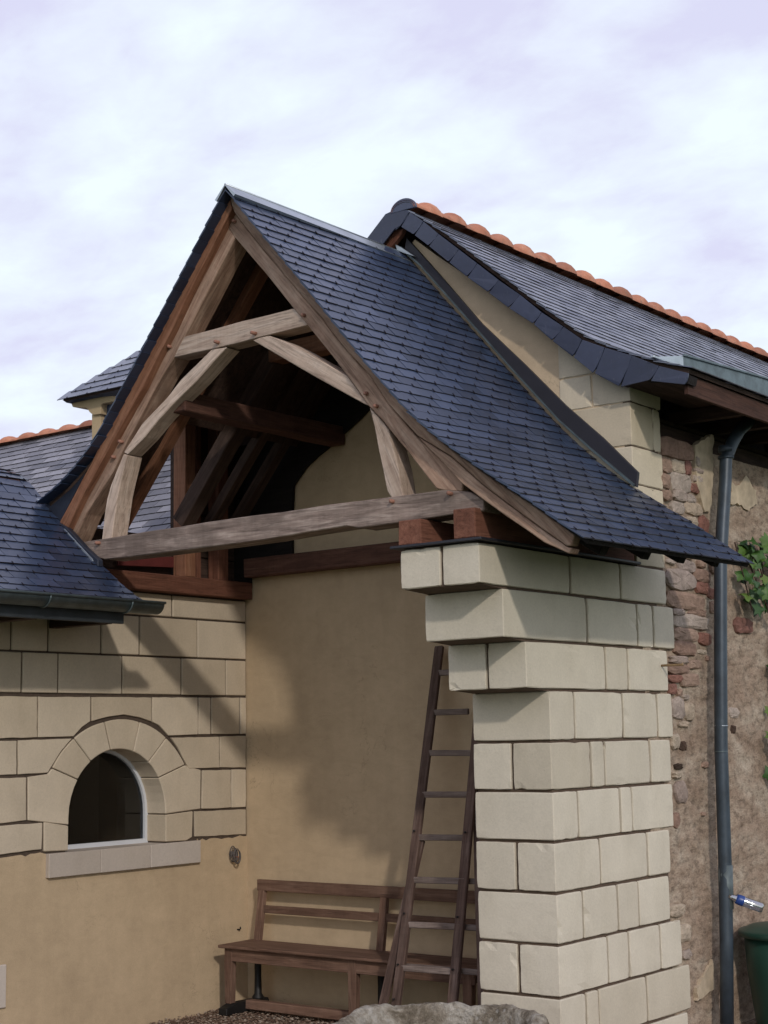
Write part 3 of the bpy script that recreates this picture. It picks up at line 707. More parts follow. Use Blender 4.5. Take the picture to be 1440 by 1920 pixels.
# terracotta ridge tiles, each with a raised collar
def ridge_tile(mat, L, r0, h0):
    V = []; F = []; seg = 12
    stations = [(0.0, 1.12), (0.01, 1.45), (0.045, 1.72), (0.095, 1.76), (0.14, 1.62), (0.18, 1.30), (0.205, 1.06), (L + .03, 0.98)]
    for (s, k) in stations:
        for i in range(seg + 1):
            a = math.pi * i / seg; V.append((math.cos(a) * r0 * (0.9 + 0.1 * k), s, math.sin(a) * h0 * k - 0.02))
    off = len(V)
    for (s, k) in stations:
        for i in range(seg + 1):
            a = math.pi * i / seg; V.append((math.cos(a) * (r0 * (0.9 + 0.1 * k) - .014), s, math.sin(a) * (h0 * k - .014) - 0.02))
    n = seg + 1
    for j in range(len(stations) - 1):
        for i in range(seg):
            F.append((j * n + i, j * n + i + 1, (j + 1) * n + i + 1, (j + 1) * n + i)); F.append((off + j * n + i, off + (j + 1) * n + i, off + (j + 1) * n + i + 1, off + j * n + i + 1))
    for i in range(seg): F.append((i, off + i, off + i + 1, i + 1))
    return mesh_from('ridge_tile', V, F, mat, True)
rt = ridge_tile(TERRA, 0.36, 0.125, 0.075)
for k in range(25):
    M = Matrix.Translation((-7.264 + random.uniform(-.006, .006), 9.76 + 0.36 * k + 0.30, 6.485 + random.uniform(-.004, .006))) @ Matrix.Rotation(math.pi + random.uniform(-.012, .012), 4, 'Z') @ Matrix.Rotation(random.uniform(-.03, .03), 4, 'Y')
    M = Matrix.Translation((-7.264, 9.76 + 0.36 * k, 6.485 + random.uniform(-.004, .006))) @ Matrix.Rotation(random.uniform(-.02, .02), 4, 'Z') @ Matrix.Rotation(random.uniform(-.04, .04), 4, 'Y') @ Matrix.Translation((0, 0.36, 0)) @ Matrix.Rotation(math.pi, 4, 'Z')
    link(bpy.data.objects.new('ridge_tile', rt), M, main)
disc = [(-7.264 + 0.132 * math.cos(a), 6.455 + 0.10 * math.sin(a)) for a in [math.pi * i / 14 for i in range(15)]]
prism('ridge_end_slate', PY(disc + [(-7.40, 6.40), (-7.13, 6.40)][:0], 9.735), (0, 0.02, 0), SLATE_EDGE, main, 0.002)

# ================================================================== STONE PILLAR
pillar = thing('stone_pillar', (-5.645, 9.0, 0), 'pale limestone block pillar with stepped corbels carrying the right end of the porch', 'pillar')
Xl_, Y0 = -5.953, 8.642
ZJ = [0.0, 0.221, 0.545, 0.869, 1.191, 1.513, 1.835, 2.153, 2.485, 2.799, 3.122, 3.393]
def yx(px): return px
ROWS = [ # z index, front y, front split x, side joints y
 (0, 8.642, None, [(9.0973,0.3901),(9.6693,0.3416),(10.3788,0.3137)]),
 (1, 8.642, None, [(8.9644,0.4760),(9.1296,0.4697),(9.7865,0.4667),(10.4432,0.4536)]),
 (2, 8.642, [(-5.6458,0.7277)][0][0], [(9.2691,0.7414),(9.5543,0.7430),(10.0017,0.7277),(10.3281,0.7281)]),
 (3, 8.642, None, [(8.9674,1.0810),(9.4271,1.0726),(9.7184,1.0817),(10.1799,1.0775)]),
 (4, 8.642, [(-5.6390,1.3673)][0][0], [(9.2177,1.3698),(9.8738,1.3596),(10.2153,1.3361)]),
 (5, 8.642, None, [(8.9538,1.6632),(9.5125,1.6710),(9.6770,1.6631),(10.3001,1.6333)]),
 (6, 8.642, [(-5.6496,1.9940)][0][0], [(9.1448,1.9872),(9.3250,1.9826),(9.9732,1.9850),(10.2894,1.9774)]),
 (7, 8.642, None, [(8.9525,2.3064),(9.6042,2.3055),(10.1092,2.3049),(10.3477,2.3046)]),
 (8, 8.375, [(-5.6464,2.6227)][0][0], [(9.3878,2.6335),(9.7014,2.6407),(10.3084,2.6546)]),
 (9, 8.126, None, [(9.1591,2.9714),(9.8598,2.9864),(10.1011,2.9978),(10.4340,2.9937)]),
 (10, 7.872, [(-5.6330,3.2452)][0][0], [(8.9590,3.2668),(9.6360,3.2776),(10.3349,3.2862)])]
for zi, yf, split, sj in ROWS:
    z0, z1 = ZJ[zi] + 0.0085, ZJ[zi + 1] - 0.0085
    ys = [p[0] for p in sj]
    dx, dy = random.uniform(-.003, .003), random.uniform(-.004, .004)
    x0 = split + 0.010 if split else Xl_
    wrap((x0, yf + dy, z0), (XP + dx, ys[0] - 0.011, z1), LIME_PILLAR, pillar)
    if split: wrap((Xl_ + dx, yf + random.uniform(-.004, .004), z0), (split - 0.010, yf + 0.35, z1), LIME_PILLAR, pillar)
    for a, b in zip(ys, ys[1:]):
        wrap((-5.72, a + 0.011, z0 + random.uniform(-.001, .002)), (XP + random.uniform(-.003, .003), b - 0.011, z1), LIME_PILLAR, pillar)
    wrap((Xl_ + .004, yf + (0.36 if split else 0.4), z0), (-5.73, 9.88, z1), LIME_PILLAR, pillar)
prism('mortar_core', PX([(8.664, 0), (10.2, 0), (10.2, 3.39), (7.894, 3.39), (7.894, 3.13), (8.149, 3.113), (8.149, 2.808), (8.399, 2.79), (8.399, 2.494), (8.664, 2.475)], -5.361), (-0.575, 0, 0), MORTAR, pillar, 0)
box('slate_capping', (-6.01, 7.835, 3.394), (-5.30, 9.88, 3.412), LEAD, pillar, 0.003)

# ================================================================== LEFT HOUSE (wall with the arched window)
left = thing('side_house', (XL, 7.5, 0), 'rendered limestone side house with arched window and convex slate roof on the left', 'house')
yc, zc, r_in, r_out = 8.422, 1.64, 0.503, 0.76
def arc(r, a0, a1, n): return [(yc + r * math.cos(a0 + (a1 - a0) * i / n), zc + r * math.sin(a0 + (a1 - a0) * i / n)) for i in range(n + 1)]
def hole_wall():
    r = r_in + 0.02; jl, jr, sz = yc - r, yc + r, 1.36
    X0, X1 = -9.1865, -9.50
    ar = arc(r, math.pi, 0, 20)
    polys = [[(4.0, 0), (jl, 0), (jl, zc), (jl, 3.40), (4.0, 3.40)], [(jr, 0), (YB, 0), (YB, 3.40), (jr, 3.40), (jr, zc)], [(jl, 0), (jr, 0), (jr, sz), (jl, sz)], [(jl, 3.40)] + ar + [(jr, 3.40)]]
    V = []; F = []
    for p in polys:
        for X in (X0, X1):
            b = len(V); V += [(X, y, z) for y, z in p]; F.append(tuple(range(b, b + len(p))))
    rev = [(jl, sz)] + ar + [(jr, sz)]
    b = len(V); V += [(X0, y, z) for y, z in rev] + [(X1, y, z) for y, z in rev]; n = len(rev)
    for i in range(n): F.append((b + i, b + (i + 1) % n, b + n + (i + 1) % n, b + n + i))
    b = len(V); V += [(X0, 4.0, 3.40), (X0, YB, 3.40), (X1, YB, 3.40), (X1, 4.0, 3.40), (X0, YB, 0), (X1, YB, 0), (X0, 4, 0), (X1, 4, 0)]
    F += [(b, b + 1, b + 2, b + 3), (b + 6, b, b + 3, b + 7)]
    raw_obj('wall', V, F, MORTAR_DARK, left)
hole_wall()
# lower render sheet with a ragged top edge under the stones
def render_sheet():
    top = []
    def rag(y0, y1, z):
        n = int((y1 - y0) / 0.045)
        for i in range(n + 1): top.append((y0 + (y1 - y0) * i / n, z + random.uniform(-.012, .012)))
    rag(4.0, 7.70, 1.392); top.extend([(7.712, 1.38), (7.712, 1.215), (9.292, 1.215), (9.297, 1.40)]); rag(9.31, 9.898, 1.385)
    pts = [(9.898, 0), (4.0, 0)] + top
    prism('render_coat', PX(pts, -9.1765), (-0.016, 0, 0), RENDER, left, 0)
render_sheet()
def wall_block(pts, gap=0.0078, depth=0.07, name='stone_block', mat=None, rag=0.0):
    pts = shrink(pts, gap); out = []
    for i, p in enumerate(pts):
        q = pts[(i + 1) % len(pts)]; n = max(1, int(math.dist(p, q) / 0.07)) if rag else 1
        for k in range(n):
            t = k / n; out.append((p[0] + (q[0] - p[0]) * t + random.uniform(-rag, rag), p[1] + (q[1] - p[1]) * t + random.uniform(-rag, rag)))
    return prism(name, PX(out, -9.1715 + random.uniform(-.002, .003)), (-depth, 0, 0), mat or LIME_WALL, left, random.uniform(.004, .007) if not rag else 0.0035)
def rowb(z0, z1, ys, rag=0.0):
    for a, b in zip(ys, ys[1:]): wall_block([(a, z0), (b, z0), (b, z1), (a, z1)], rag=rag)
JY = lambda L: [p[0] for p in L]
ye = 9.893
LX = [4.02, 4.6, 5.15, 5.75]
rowb(3.204, 3.396, LX + [6.3, 6.8, 7.4, 7.95] + JY([(8.3091,3.2474),(8.9986,3.2848)]) + [ye])
rowb(2.880, 3.204, [4.02, 4.4, 4.9, 5.5, 5.9, 6.3, 6.85, 7.35] + JY([(7.7004,2.9923),(8.2281,3.0130),(8.6361,3.0290),(9.2904,3.0323)]) + [ye])
rowb(2.568, 2.880, LX + [6.3, 6.9, 7.22] + JY([(7.4526,2.7181),(7.7981,2.7132),(8.4490,2.7138),(9.1036,2.7178),(9.6340,2.7187)]) + [ye])
ye0 = [(6.9762,2.3934)][0][0]
rowb(2.24, 2.568, [4.02, 4.5, 5.1, 5.6, 6.1, 6.5, ye0]); rowb(1.955, 2.235, LX + [6.2, 6.6, ye0], 0.002); rowb(1.62, 1.95, [4.02, 4.7, 5.2, 5.9, 6.4, ye0], 0.002); rowb(1.40, 1.615, LX + [6.4, ye0], 0.002)
for p in ([(6.9724,2.5447),(7.2317,2.5471),(7.2385,2.2357),(6.9800,2.2389)],[(7.2315,2.5529),(7.6059,2.5526),(7.6116,2.2370),(7.2386,2.2338)],[(7.6059,2.5526),(8.1293,2.5556),(8.1290,2.3552),(8.0462,2.3109),(7.9622,2.2389),(7.6116,2.2370)],
          [(8.1293,2.5556),(8.7732,2.5574),(8.7742,2.3485),(8.6401,2.3828),(8.4685,2.4040),(8.3175,2.3917),(8.1317,2.3552)],[(8.7732,2.5574),(9.3024,2.5623),(9.3020,2.2411),(8.9587,2.2361),(8.9167,2.2708),(8.8510,2.3183),(8.7742,2.3485)],
          [(9.3024,2.5623),(9.4546,2.5637),(9.4537,2.2440),(9.3020,2.2411)],[(9.4546,2.5637),(9.8077,2.5646),(9.8054,2.2427),(9.4537,2.2440)],[(9.8077,2.5646),(9.8916,2.5654),(9.8890,2.2441),(9.8054,2.2427)],
          [(6.9802,2.2314),(7.2243,2.2282),(7.2301,1.9688),(6.9868,1.9688)],[(7.2243,2.2321),(7.4227,2.2315),(7.4279,1.9704),(7.2301,1.9688)],[(7.4227,2.2335),(7.9570,2.2350),(7.8382,2.1327),(7.7523,2.0237),(7.7123,1.9736),(7.4279,1.9704)],
          [(8.9707,2.2317),(9.5563,2.2363),(9.5552,1.9634),(9.1900,1.9645),(9.1519,2.0088),(9.0676,2.1314)],[(9.5563,2.2363),(9.8890,2.2396),(9.8867,1.9567),(9.5552,1.9634)],
          [(6.9869,1.9651),(7.2112,1.9618),(7.2187,1.6288),(6.9951,1.6336)],[(7.2112,1.9618),(7.5168,1.9599),(7.5229,1.6352),(7.2188,1.6250)],[(9.3454,1.9603),(9.6947,1.9552),(9.6928,1.6264),(9.3355,1.6322)],[(9.6947,1.9574),(9.8867,1.9545),(9.8841,1.6241),(9.6928,1.6264)],
          [(6.9953,1.6261),(7.2283,1.6207),(7.2332,1.4025),(7.0007,1.4115)],[(7.2282,1.6245),(7.6701,1.6235),(7.6687,1.4182),(7.2332,1.4025)],[(9.2485,1.6299),(9.8841,1.6197),(9.8823,1.3942),(9.2576,1.4101)]):
    wall_block(p, rag=0.0022)
# arch ring, springers and jamb stones run through the reveal
VO = [[(8.0072,1.9208),(7.7514,2.0158)],[(8.1407,2.0500),(7.9623,2.2349)],[(8.3389,2.1275),(8.2719,2.3588)],[(8.5728,2.1232),(8.6402,2.3575)],[(8.7464,2.0500),(8.9347,2.2278)],[(8.8385,1.9023),(9.1519,2.0044)]]
def ang(p): return math.atan2(p[1] - zc, p[0] - yc)
for a, b in zip(VO, VO[1:]):
    ro0, ro1 = math.hypot(a[1][0] - yc, a[1][1] - zc), math.hypot(b[1][0] - yc, b[1][1] - zc)
    ai0, ai1, ao0, ao1 = ang(a[0]), ang(b[0]), ang(a[1]), ang(b[1])
    pts = [(yc + r_in * math.cos(ai0 + (ai1 - ai0) * t / 5), zc + r_in * math.sin(ai0 + (ai1 - ai0) * t / 5)) for t in range(6)]
    pts += [(yc + (ro1 + (ro0 - ro1) * t / 5) * math.cos(ao1 + (ao0 - ao1) * t / 5), zc + (ro1 + (ro0 - ro1) * t / 5) * math.sin(ao1 + (ao0 - ao1) * t / 5)) for t in range(6)]
    wall_block(pts, 0.004, 0.26, 'voussoir')
aL, aR = ang(VO[0][0]), ang(VO[-1][0])
sl = [(yc + r_in * math.cos(aL + (math.pi - aL) * t / 4), zc + r_in * math.sin(aL + (math.pi - aL) * t / 4)) for t in range(5)]
wall_block(sl + [(yc - r_in, 1.585)] + [(7.5278,1.6388),(7.5217,1.9598),(7.7123,1.9755)] + [VO[0][1]], 0.004, 0.26, 'stone_block', None)
sr = [(yc + r_in * math.cos(aR - aR * t / 4), zc + r_in * math.sin(aR - aR * t / 4)) for t in range(5)]
wall_block([VO[-1][1]] + [(9.3392,1.9604),(9.3323,1.6367)] + [(yc + r_in, 1.615)] + sr[::-1], 0.004, 0.26, 'stone_block', None)
wall_block([(yc - r_in, 1.585), (yc - r_in, 1.395)] + [(7.6815,1.4019),(7.6776,1.6270)], 0.004, 0.26)
wall_block([(yc + r_in, 1.615), (yc + r_in, 1.395)] + [(9.1656,1.3901),(9.2329,1.4159),(9.2423,1.6302)], 0.004, 0.26)
SY = [7.703] + JY([(8.2112,1.2589),(8.7353,1.2814)]) + [9.297]
for a, b in zip(SY, SY[1:]): box('sill_block', (-9.50, a + .002, 1.212), (-9.138, b - .002, 1.388), LIME_SILL, left, 0.004, 0.001)
# window: white frame set back in the reveal, dark glass
win_r = r_in + 0.012
def ring(ro, ri, sz_o, sz_i, x0, x1, name, mat, parent):
    o = [(yc - ro, sz_o)] + arc(ro, math.pi, 0, 24) + [(yc + ro, sz_o)]; i = [(yc - ri, sz_i)] + arc(ri, math.pi, 0, 24) + [(yc + ri, sz_i)]
    n = len(o); V = [(x0, y, z) for y, z in o] + [(x0, y, z) for y, z in i] + [(x1, y, z) for y, z in o] + [(x1, y, z) for y, z in i]; F = []
    for k in range(n):
        l = (k + 1) % n
        F += [(k, l, n + l, n + k), (2 * n + k, 3 * n + k, 3 * n + l, 2 * n + l), (n + k, n + l, 3 * n + l, 3 * n + k), (k, 2 * n + k, 2 * n + l, l)]
    return raw_obj(name, V, F, mat, parent)
wf = ring(win_r, win_r - 0.032, 1.388, 1.422, -9.385, -9.44, 'window', PVC, left)
gl = [(yc - win_r + .03, 1.40)] + arc(win_r - .03, math.pi, 0, 20) + [(yc + win_r - .03, 1.40)]
prism('pane', PX(gl, -9.41), (-0.006, 0, 0), GLASS, wf, 0)
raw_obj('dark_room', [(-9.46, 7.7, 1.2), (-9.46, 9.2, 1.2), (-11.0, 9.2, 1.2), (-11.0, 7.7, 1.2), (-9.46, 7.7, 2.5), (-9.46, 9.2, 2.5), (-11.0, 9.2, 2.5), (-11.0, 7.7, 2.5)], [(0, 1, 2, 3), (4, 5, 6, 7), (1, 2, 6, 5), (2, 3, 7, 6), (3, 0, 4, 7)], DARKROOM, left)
box('pane_reflection', (-9.50, 8.70, 1.36), (-9.48, 8.78, 1.86), REFLECT_GREY, left, 0.002)  # grey strip stands in for the reveal's reflection in the pane
# pale stone jamb at the frame edge
box('door_jamb', (-9.19, 6.9, 0.34), (-9.155, 7.345, 0.64), LIME_SILL, left, 0.006)
# convex slate roof
LEFT_P = [(-11.2, 4.43), (-10.5, 4.43), (-10.05, 4.40), (-9.84, 4.36), (-9.68, 4.265), (-9.534, 4.115), (-9.18, 3.826), (-8.84, 3.536), (-8.55, 3.322), (-8.40, 3.235)]
ldeck = extrude_profile('roof_deck', LEFT_P, to_y, 4.5, 7.895, 0.04, W_RED, left)
slate_roof(ldeck, LEFT_P, to_y, lambda u, z: (6.165, 7.905), 0.235, 0.105, SLATE, 220, seed=8)
slate_roof(ldeck, LEFT_P, to_y, lambda u, z: (4.5, 6.165), 0.235, 0.105, SLATE, 0, seed=18)
box('fascia_board', (-8.47, 4.5, 3.055), (-8.44, 7.79, 3.175), ZINC_DARK, left, 0.003, grain='y')
box('soffit_board', (-9.17, 4.5, 3.17), (-8.47, 7.80, 3.20), W_DARK, left, 0.002, grain='y')
box('rafter_tail', (-9.17, 7.70, 3.06), (-8.55, 7.78, 3.165), W_DARK, left, 0.004)
box('rafter_tail', (-9.17, 7.0, 3.06), (-8.55, 7.08, 3.165), W_DARK, left, 0.004)
# half-round gutter
def half_gutter(name, c0, c1, r, parent, label=None):
    V = []; F = []; seg = 10; a = Vector(c0); b = Vector(c1)
    for p in (a, b):
        for rr in (r, r - 0.006):
            for k in range(seg + 1):
                g = math.pi + math.pi * k / seg; V.append((p.x + rr * math.cos(g), p.y, p.z + rr * math.sin(g)))
    n = seg + 1
    for k in range(seg): F += [(k, k + 1, 2 * n + k + 1, 2 * n + k), (n + k, 3 * n + k, 3 * n + k + 1, n + k + 1)]
    F += [(0, 2 * n, 3 * n, n), (seg, n + seg, 3 * n + seg, 2 * n + seg), tuple(range(2 * n, 3 * n))]
    return raw_obj(name, V, F, ZINC_DULL, parent, True)
rg = thing('rain_gutter', (-8.36, 6.5, 3.2), 'dull half-round zinc gutter along the low eave on the left, above the arched window', 'gutter')
half_gutter('trough', (-8.375, 4.5, 3.212), (-8.375, 8.06, 3.212), 0.080, rg)
tube('bead', [(-8.291, 4.5, 3.214), (-8.291, 8.065, 3.214)], 0.010, ZINC_DULL, rg, 8)
for y in (6.98, 7.74): 
    pts = [(-8.375 + 0.0835 * math.cos(math.pi + math.pi * k / 10), 3.212 + 0.0835 * math.sin(math.pi + math.pi * k / 10)) for k in range(11)]
    tube('joint_band', [(x, y, z) for x, z in pts], 0.006, ZINC_DULL, rg, 6)

# ================================================================== TIMBER PORCH
porch = thing('timber_porch', (-7.3, 8.8, 3.4), 'open oak gable truss porch with steep blue slate roof in the middle', 'porch')
TY = 7.92
def member(name, pts, y, depth, mat, bev=0.006):
    P = [Vector(p) for p in pts]
    best = max(((a - b).length, i, j) for i, a in enumerate(P) for j, b in enumerate(P))
    d = P[best[2]] - P[best[1]]
    return prism(name, PY(pts, y), (0, depth, 0), mat, porch, bev, grain=(d.x, 0, d.y))
RY = 7.86
ROOF_R = [(-7.385, 6.1122), (-7.1552, 5.8393), (-6.9902, 5.6444), (-6.8241, 5.4542), (-6.6524, 5.2566), (-6.5035, 5.0727), (-6.3444, 4.8846), (-6.1103, 4.6025), (-5.9598, 4.4319), (-5.7908, 4.2478), (-5.5961, 4.0763), (-5.3482, 3.8896), (-5.1587, 3.7563), (-4.9587, 3.6203), (-4.7782, 3.4907), (-4.6574, 3.3988), (-4.5593, 3.3258)]
def under(pts, drop=0.036):
    out = []
    for x, z in pts:
        for (a, p), (b, q) in zip(ROOF_R, ROOF_R[1:]):
            if a <= x <= b: z = min(z, p + (q - p) * (x - a) / (b - a) - drop)
        if x > ROOF_R[-1][0]: x = ROOF_R[-1][0] - 0.01; z = min(z, ROOF_R[-1][1] - .02)
        out.append((x, z))
    return out
tie = member('tie_beam', [(-9.0795,3.7266),(-8.6892,3.7316),(-8.3312,3.7419),(-8.0079,3.7423),(-7.7273,3.7497),(-7.2965,3.7521),(-6.9975,3.7476),(-6.7844,3.7512),(-6.5857,3.7557),(-6.3143,3.7518),(-6.0689,3.7499),(-5.7667,3.7479),(-5.6113,3.7477),(-5.4354,3.7143),(-5.3285,3.6485),(-5.3308,3.5815),(-5.5623,3.5852),(-5.8565,3.5773),(-6.1039,3.5740),(-6.3316,3.5715),(-6.4313,3.5956),(-6.7868,3.5865),(-7.1475,3.5725),(-7.6066,3.5691),(-8.0900,3.5695),(-8.4555,3.5695),(-8.7999,3.5707),(-8.9078,3.6003)], TY, 0.20, W_TIE)
prR = member('principal_rafter', under([(-7.5063,5.9115),(-7.4419,5.9979),(-7.3217,5.8503),(-7.1780,5.6800),(-6.9924,5.4688),(-6.7971,5.2449),(-6.6068,5.0383),(-6.5371,4.9432),(-6.3858,4.7682),(-6.2152,4.5898),(-6.0674,4.3791),(-5.9601,4.2564),(-5.8420,4.1235),(-5.6636,3.9607),(-5.5543,3.8508),(-5.4824,3.7774),(-5.4923,3.7240),(-5.6198,3.7417),(-5.6903,3.7635),(-5.8051,3.9017),(-5.9009,4.0187),(-6.0111,4.1462),(-6.1145,4.2676),(-6.2332,4.3856),(-6.3218,4.5081),(-6.4118,4.6213),(-6.5261,4.7621),(-6.6426,4.8980),(-6.7610,5.0361),(-6.8816,5.1729),(-7.0091,5.3246),(-7.1289,5.4653),(-7.2817,5.6347),(-7.4378,5.8077)], 0.05), TY, 0.17, W_GREY)
prL = member('principal_rafter', [(-7.5063,5.9074),(-7.5601,5.8546),(-7.6902,5.6920),(-7.7996,5.5479),(-7.9376,5.3549),(-8.0826,5.1732),(-8.1727,5.0907),(-8.3374,4.8799),(-8.4926,4.7019),(-8.6908,4.4778),(-8.8205,4.3205),(-8.9873,4.1116),(-9.2112,3.8598),(-9.3278,3.7367),(-9.1717,3.7226),(-9.1173,3.7924),(-9.0215,3.9407),(-8.8897,4.0676),(-8.7239,4.2302),(-8.6305,4.3627),(-8.5435,4.4787),(-8.4281,4.6105),(-8.3137,4.7533),(-8.1777,4.9118),(-8.0654,5.0196),(-7.9541,5.1628),(-7.8328,5.3110),(-7.6907,5.4899),(-7.5609,5.6530),(-7.4378,5.8037)], TY + 0.004, 0.17, W_GREY)
collar = member('collar_beam', [(-7.9591,5.1606),(-7.6588,5.1637),(-7.3782,5.1725),(-7.1363,5.1712),(-6.8859,5.1747),(-6.8372,5.1388),(-6.7556,5.0324),(-6.9869,5.0280),(-7.2397,5.0263),(-7.4471,5.0193),(-7.6754,5.0190),(-7.8763,5.0211),(-8.0761,5.0223)], TY + 0.008, 0.15, W_PALE, 0.004)
brL = member('curved_brace', [(-7.6856,5.0177),(-7.7939,4.9560),(-8.0028,4.8411),(-8.1479,4.7260),(-8.2893,4.6412),(-8.4152,4.5652),(-8.5017,4.4787),(-8.6120,4.3740),(-8.5708,4.3523),(-8.3858,4.4590),(-8.2434,4.5655),(-8.0749,4.6746),(-7.8431,4.8039),(-7.6805,4.9133),(-7.5362,5.0080)], TY + 0.012, 0.15, W_PALE)
brR = member('curved_brace', [(-7.2803,5.0149),(-7.2187,5.0236),(-7.1221,5.0221),(-6.9625,4.9480),(-6.8450,4.8819),(-6.7341,4.8139),(-6.5824,4.7211),(-6.4246,4.6214),(-6.3389,4.5124),(-6.2410,4.3884),(-6.2771,4.4046),(-6.5008,4.5373),(-6.7218,4.6689),(-7.0035,4.8438)], TY + 0.012, 0.15, W_PALE)
stL = member('strut', [(-8.6119,4.3617),(-8.6876,4.2435),(-8.7518,4.1358),(-8.7924,4.0374),(-8.8152,3.9370),(-8.8485,3.7228),(-8.7355,3.7246),(-8.7189,3.8249),(-8.6964,3.9370),(-8.6738,4.0450),(-8.6395,4.1557),(-8.5707,4.3482)], TY + 0.012, 0.16, W_PALE)
stR = member('strut', [(-6.2323,4.3726),(-6.2113,4.3008),(-6.1904,4.2258),(-6.1581,4.0636),(-6.1255,3.9311),(-6.0976,3.7966),(-6.0508,3.7279),(-5.9591,3.7284),(-5.9752,3.7828),(-5.9980,3.9157),(-6.0181,3.9924),(-6.0383,4.0659),(-6.0792,4.2033),(-6.1355,4.2721)], TY + 0.012, 0.16, W_PALE)
vrR = member('verge_rafter', under([(-7.4428,6.1513),(-7.3535,6.0498),(-7.2244,5.8847),(-7.0573,5.6902),(-6.8890,5.5070),(-6.7152,5.3071),(-6.5647,5.1119),(-6.4035,4.9222),(-6.3359,4.8292),(-6.1667,4.6366),(-6.0146,4.4650),(-5.8450,4.2731),(-5.7532,4.1830),(-5.6500,4.0959),(-5.5478,4.0272),(-5.3995,3.9195),(-5.3011,3.8500),(-5.2079,3.7852),(-5.1083,3.7171),(-5.0063,3.6495),(-4.9025,3.5729),(-4.8223,3.5062),(-4.6998,3.4200),(-4.6507,3.3675),(-4.6716,3.3027),(-4.7047,3.2993),(-4.9000,3.4396),(-5.0974,3.5871),(-5.2889,3.7345),(-5.5214,3.9417),(-5.7849,4.1107),(-5.9149,4.2444),(-6.0214,4.3626),(-6.1681,4.5717),(-6.3374,4.7488),(-6.4876,4.9224),(-6.5568,5.0168),(-6.7456,5.2218),(-6.9394,5.4440),(-7.1237,5.6536),(-7.2663,5.8227),(-7.3856,5.9691),(-7.4116,6.0313)]), RY, 0.08, W_GREY)
ftR = member('rafter_foot', under([(-5.7925,4.1061),(-5.5287,3.9371),(-5.2959,3.7298),(-5.1041,3.5823),(-4.9065,3.4348),(-4.7109,3.2944),(-4.6783,3.2851),(-4.6979,3.2550),(-4.8688,3.3375),(-4.9978,3.4306),(-5.1220,3.5150),(-5.2988,3.6431),(-5.4641,3.7693),(-5.5595,3.8725),(-5.6281,3.9427)], 0.05), RY + 0.01, 0.10, W_GREY)
vrL = member('verge_rafter', [(-7.4428,6.1433),(-7.4750,6.0782),(-7.5934,5.9397),(-7.6911,5.8154),(-7.8279,5.6536),(-7.9773,5.4595),(-8.1284,5.2838),(-8.1735,5.2305),(-8.3580,4.9670),(-8.5397,4.7734),(-8.7091,4.5750),(-8.8859,4.3208),(-8.9516,4.2500),(-9.0898,4.0829),(-9.2722,3.8683),(-9.1597,3.8324),(-8.9916,4.0680),(-8.8249,4.2554),(-8.6486,4.4596),(-8.4630,4.6758),(-8.3312,4.8195),(-8.1896,5.0047),(-8.0215,5.2115),(-7.8664,5.4300),(-7.7568,5.5702),(-7.6318,5.7219),(-7.5025,5.8871),(-7.4118,5.9992)], RY, 0.08, W_BROWN, 0.004)
# oak pegs
def peg(pt, parent, y=TY):
    tube('peg', [(pt[0], y + 0.02, pt[1]), (pt[0] + random.uniform(-.004, .004), y - random.uniform(.022, .04), pt[1] + random.uniform(-.006, .004))], [0.015, 0.013], PEG, parent, 8)
for own, L in ((prR, [(-7.4318,5.9230),(-6.7795,5.1042),(-6.2405,4.4665),(-6.1569,4.3672)]), (prL, [(-8.0993,5.1026),(-8.6137,4.4511),(-8.6954,4.3462)]), (collar, [(-7.6115,5.0548),(-7.2451,5.0574)]), (tie, [(-8.8551,3.7020),(-6.0391,3.7149),(-5.5749,3.7162)])):
    for p in L: peg(p, own)
# wall plates: their sawn ends stand on the capping
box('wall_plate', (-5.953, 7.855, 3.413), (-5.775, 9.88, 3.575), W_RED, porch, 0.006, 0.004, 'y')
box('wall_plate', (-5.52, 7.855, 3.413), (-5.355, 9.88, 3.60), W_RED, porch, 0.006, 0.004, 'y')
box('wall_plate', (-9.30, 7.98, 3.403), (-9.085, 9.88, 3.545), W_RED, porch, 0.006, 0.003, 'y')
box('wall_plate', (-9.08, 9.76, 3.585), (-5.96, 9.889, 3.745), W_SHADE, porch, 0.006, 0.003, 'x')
# roof slopes
ROOF_L = [(-7.385, 6.12), (-7.652, 5.79), (-8.042, 5.315), (-8.467, 4.80), (-8.72, 4.50), (-8.90, 4.33), (-9.148, 4.17), (-9.384, 4.06)]
DZ = [(-7.5, 0.045), (-7.385, 0.045), (-6.76, 0.04), (-6.34, 0.05), (-5.94, 0.065), (-5.67, 0.075), (-5.31, 0.05), (-4.98, 0.04), (-4.6, 0.025), (-4.0, 0.02)]
def dzr(u, v):
    for (a, p), (b, q) in zip(DZ, DZ[1:]):
        if u <= b: return (p + (q - p) * (u - a) / (b - a)) * (v - 7.77) / 2.1
    return 0.02
def to_r(u, v, z): return (u, v, z + dzr(u, v))
def vR(u, z):
    if u < -5.36: return (7.765, 9.885)
    return (7.765, 9.945 + (u + 5.34) * 0.207)
rdeck = extrude_profile('roof_deck', ROOF_R, to_r, 7.87, lambda u, z: vR(u, z)[1] - 0.03, 0.028, W_SHADOW, porch)
slate_roof(rdeck, ROOF_R, to_r, vR, 0.235, 0.105, SLATE, 300, seed=2, over=0.02)
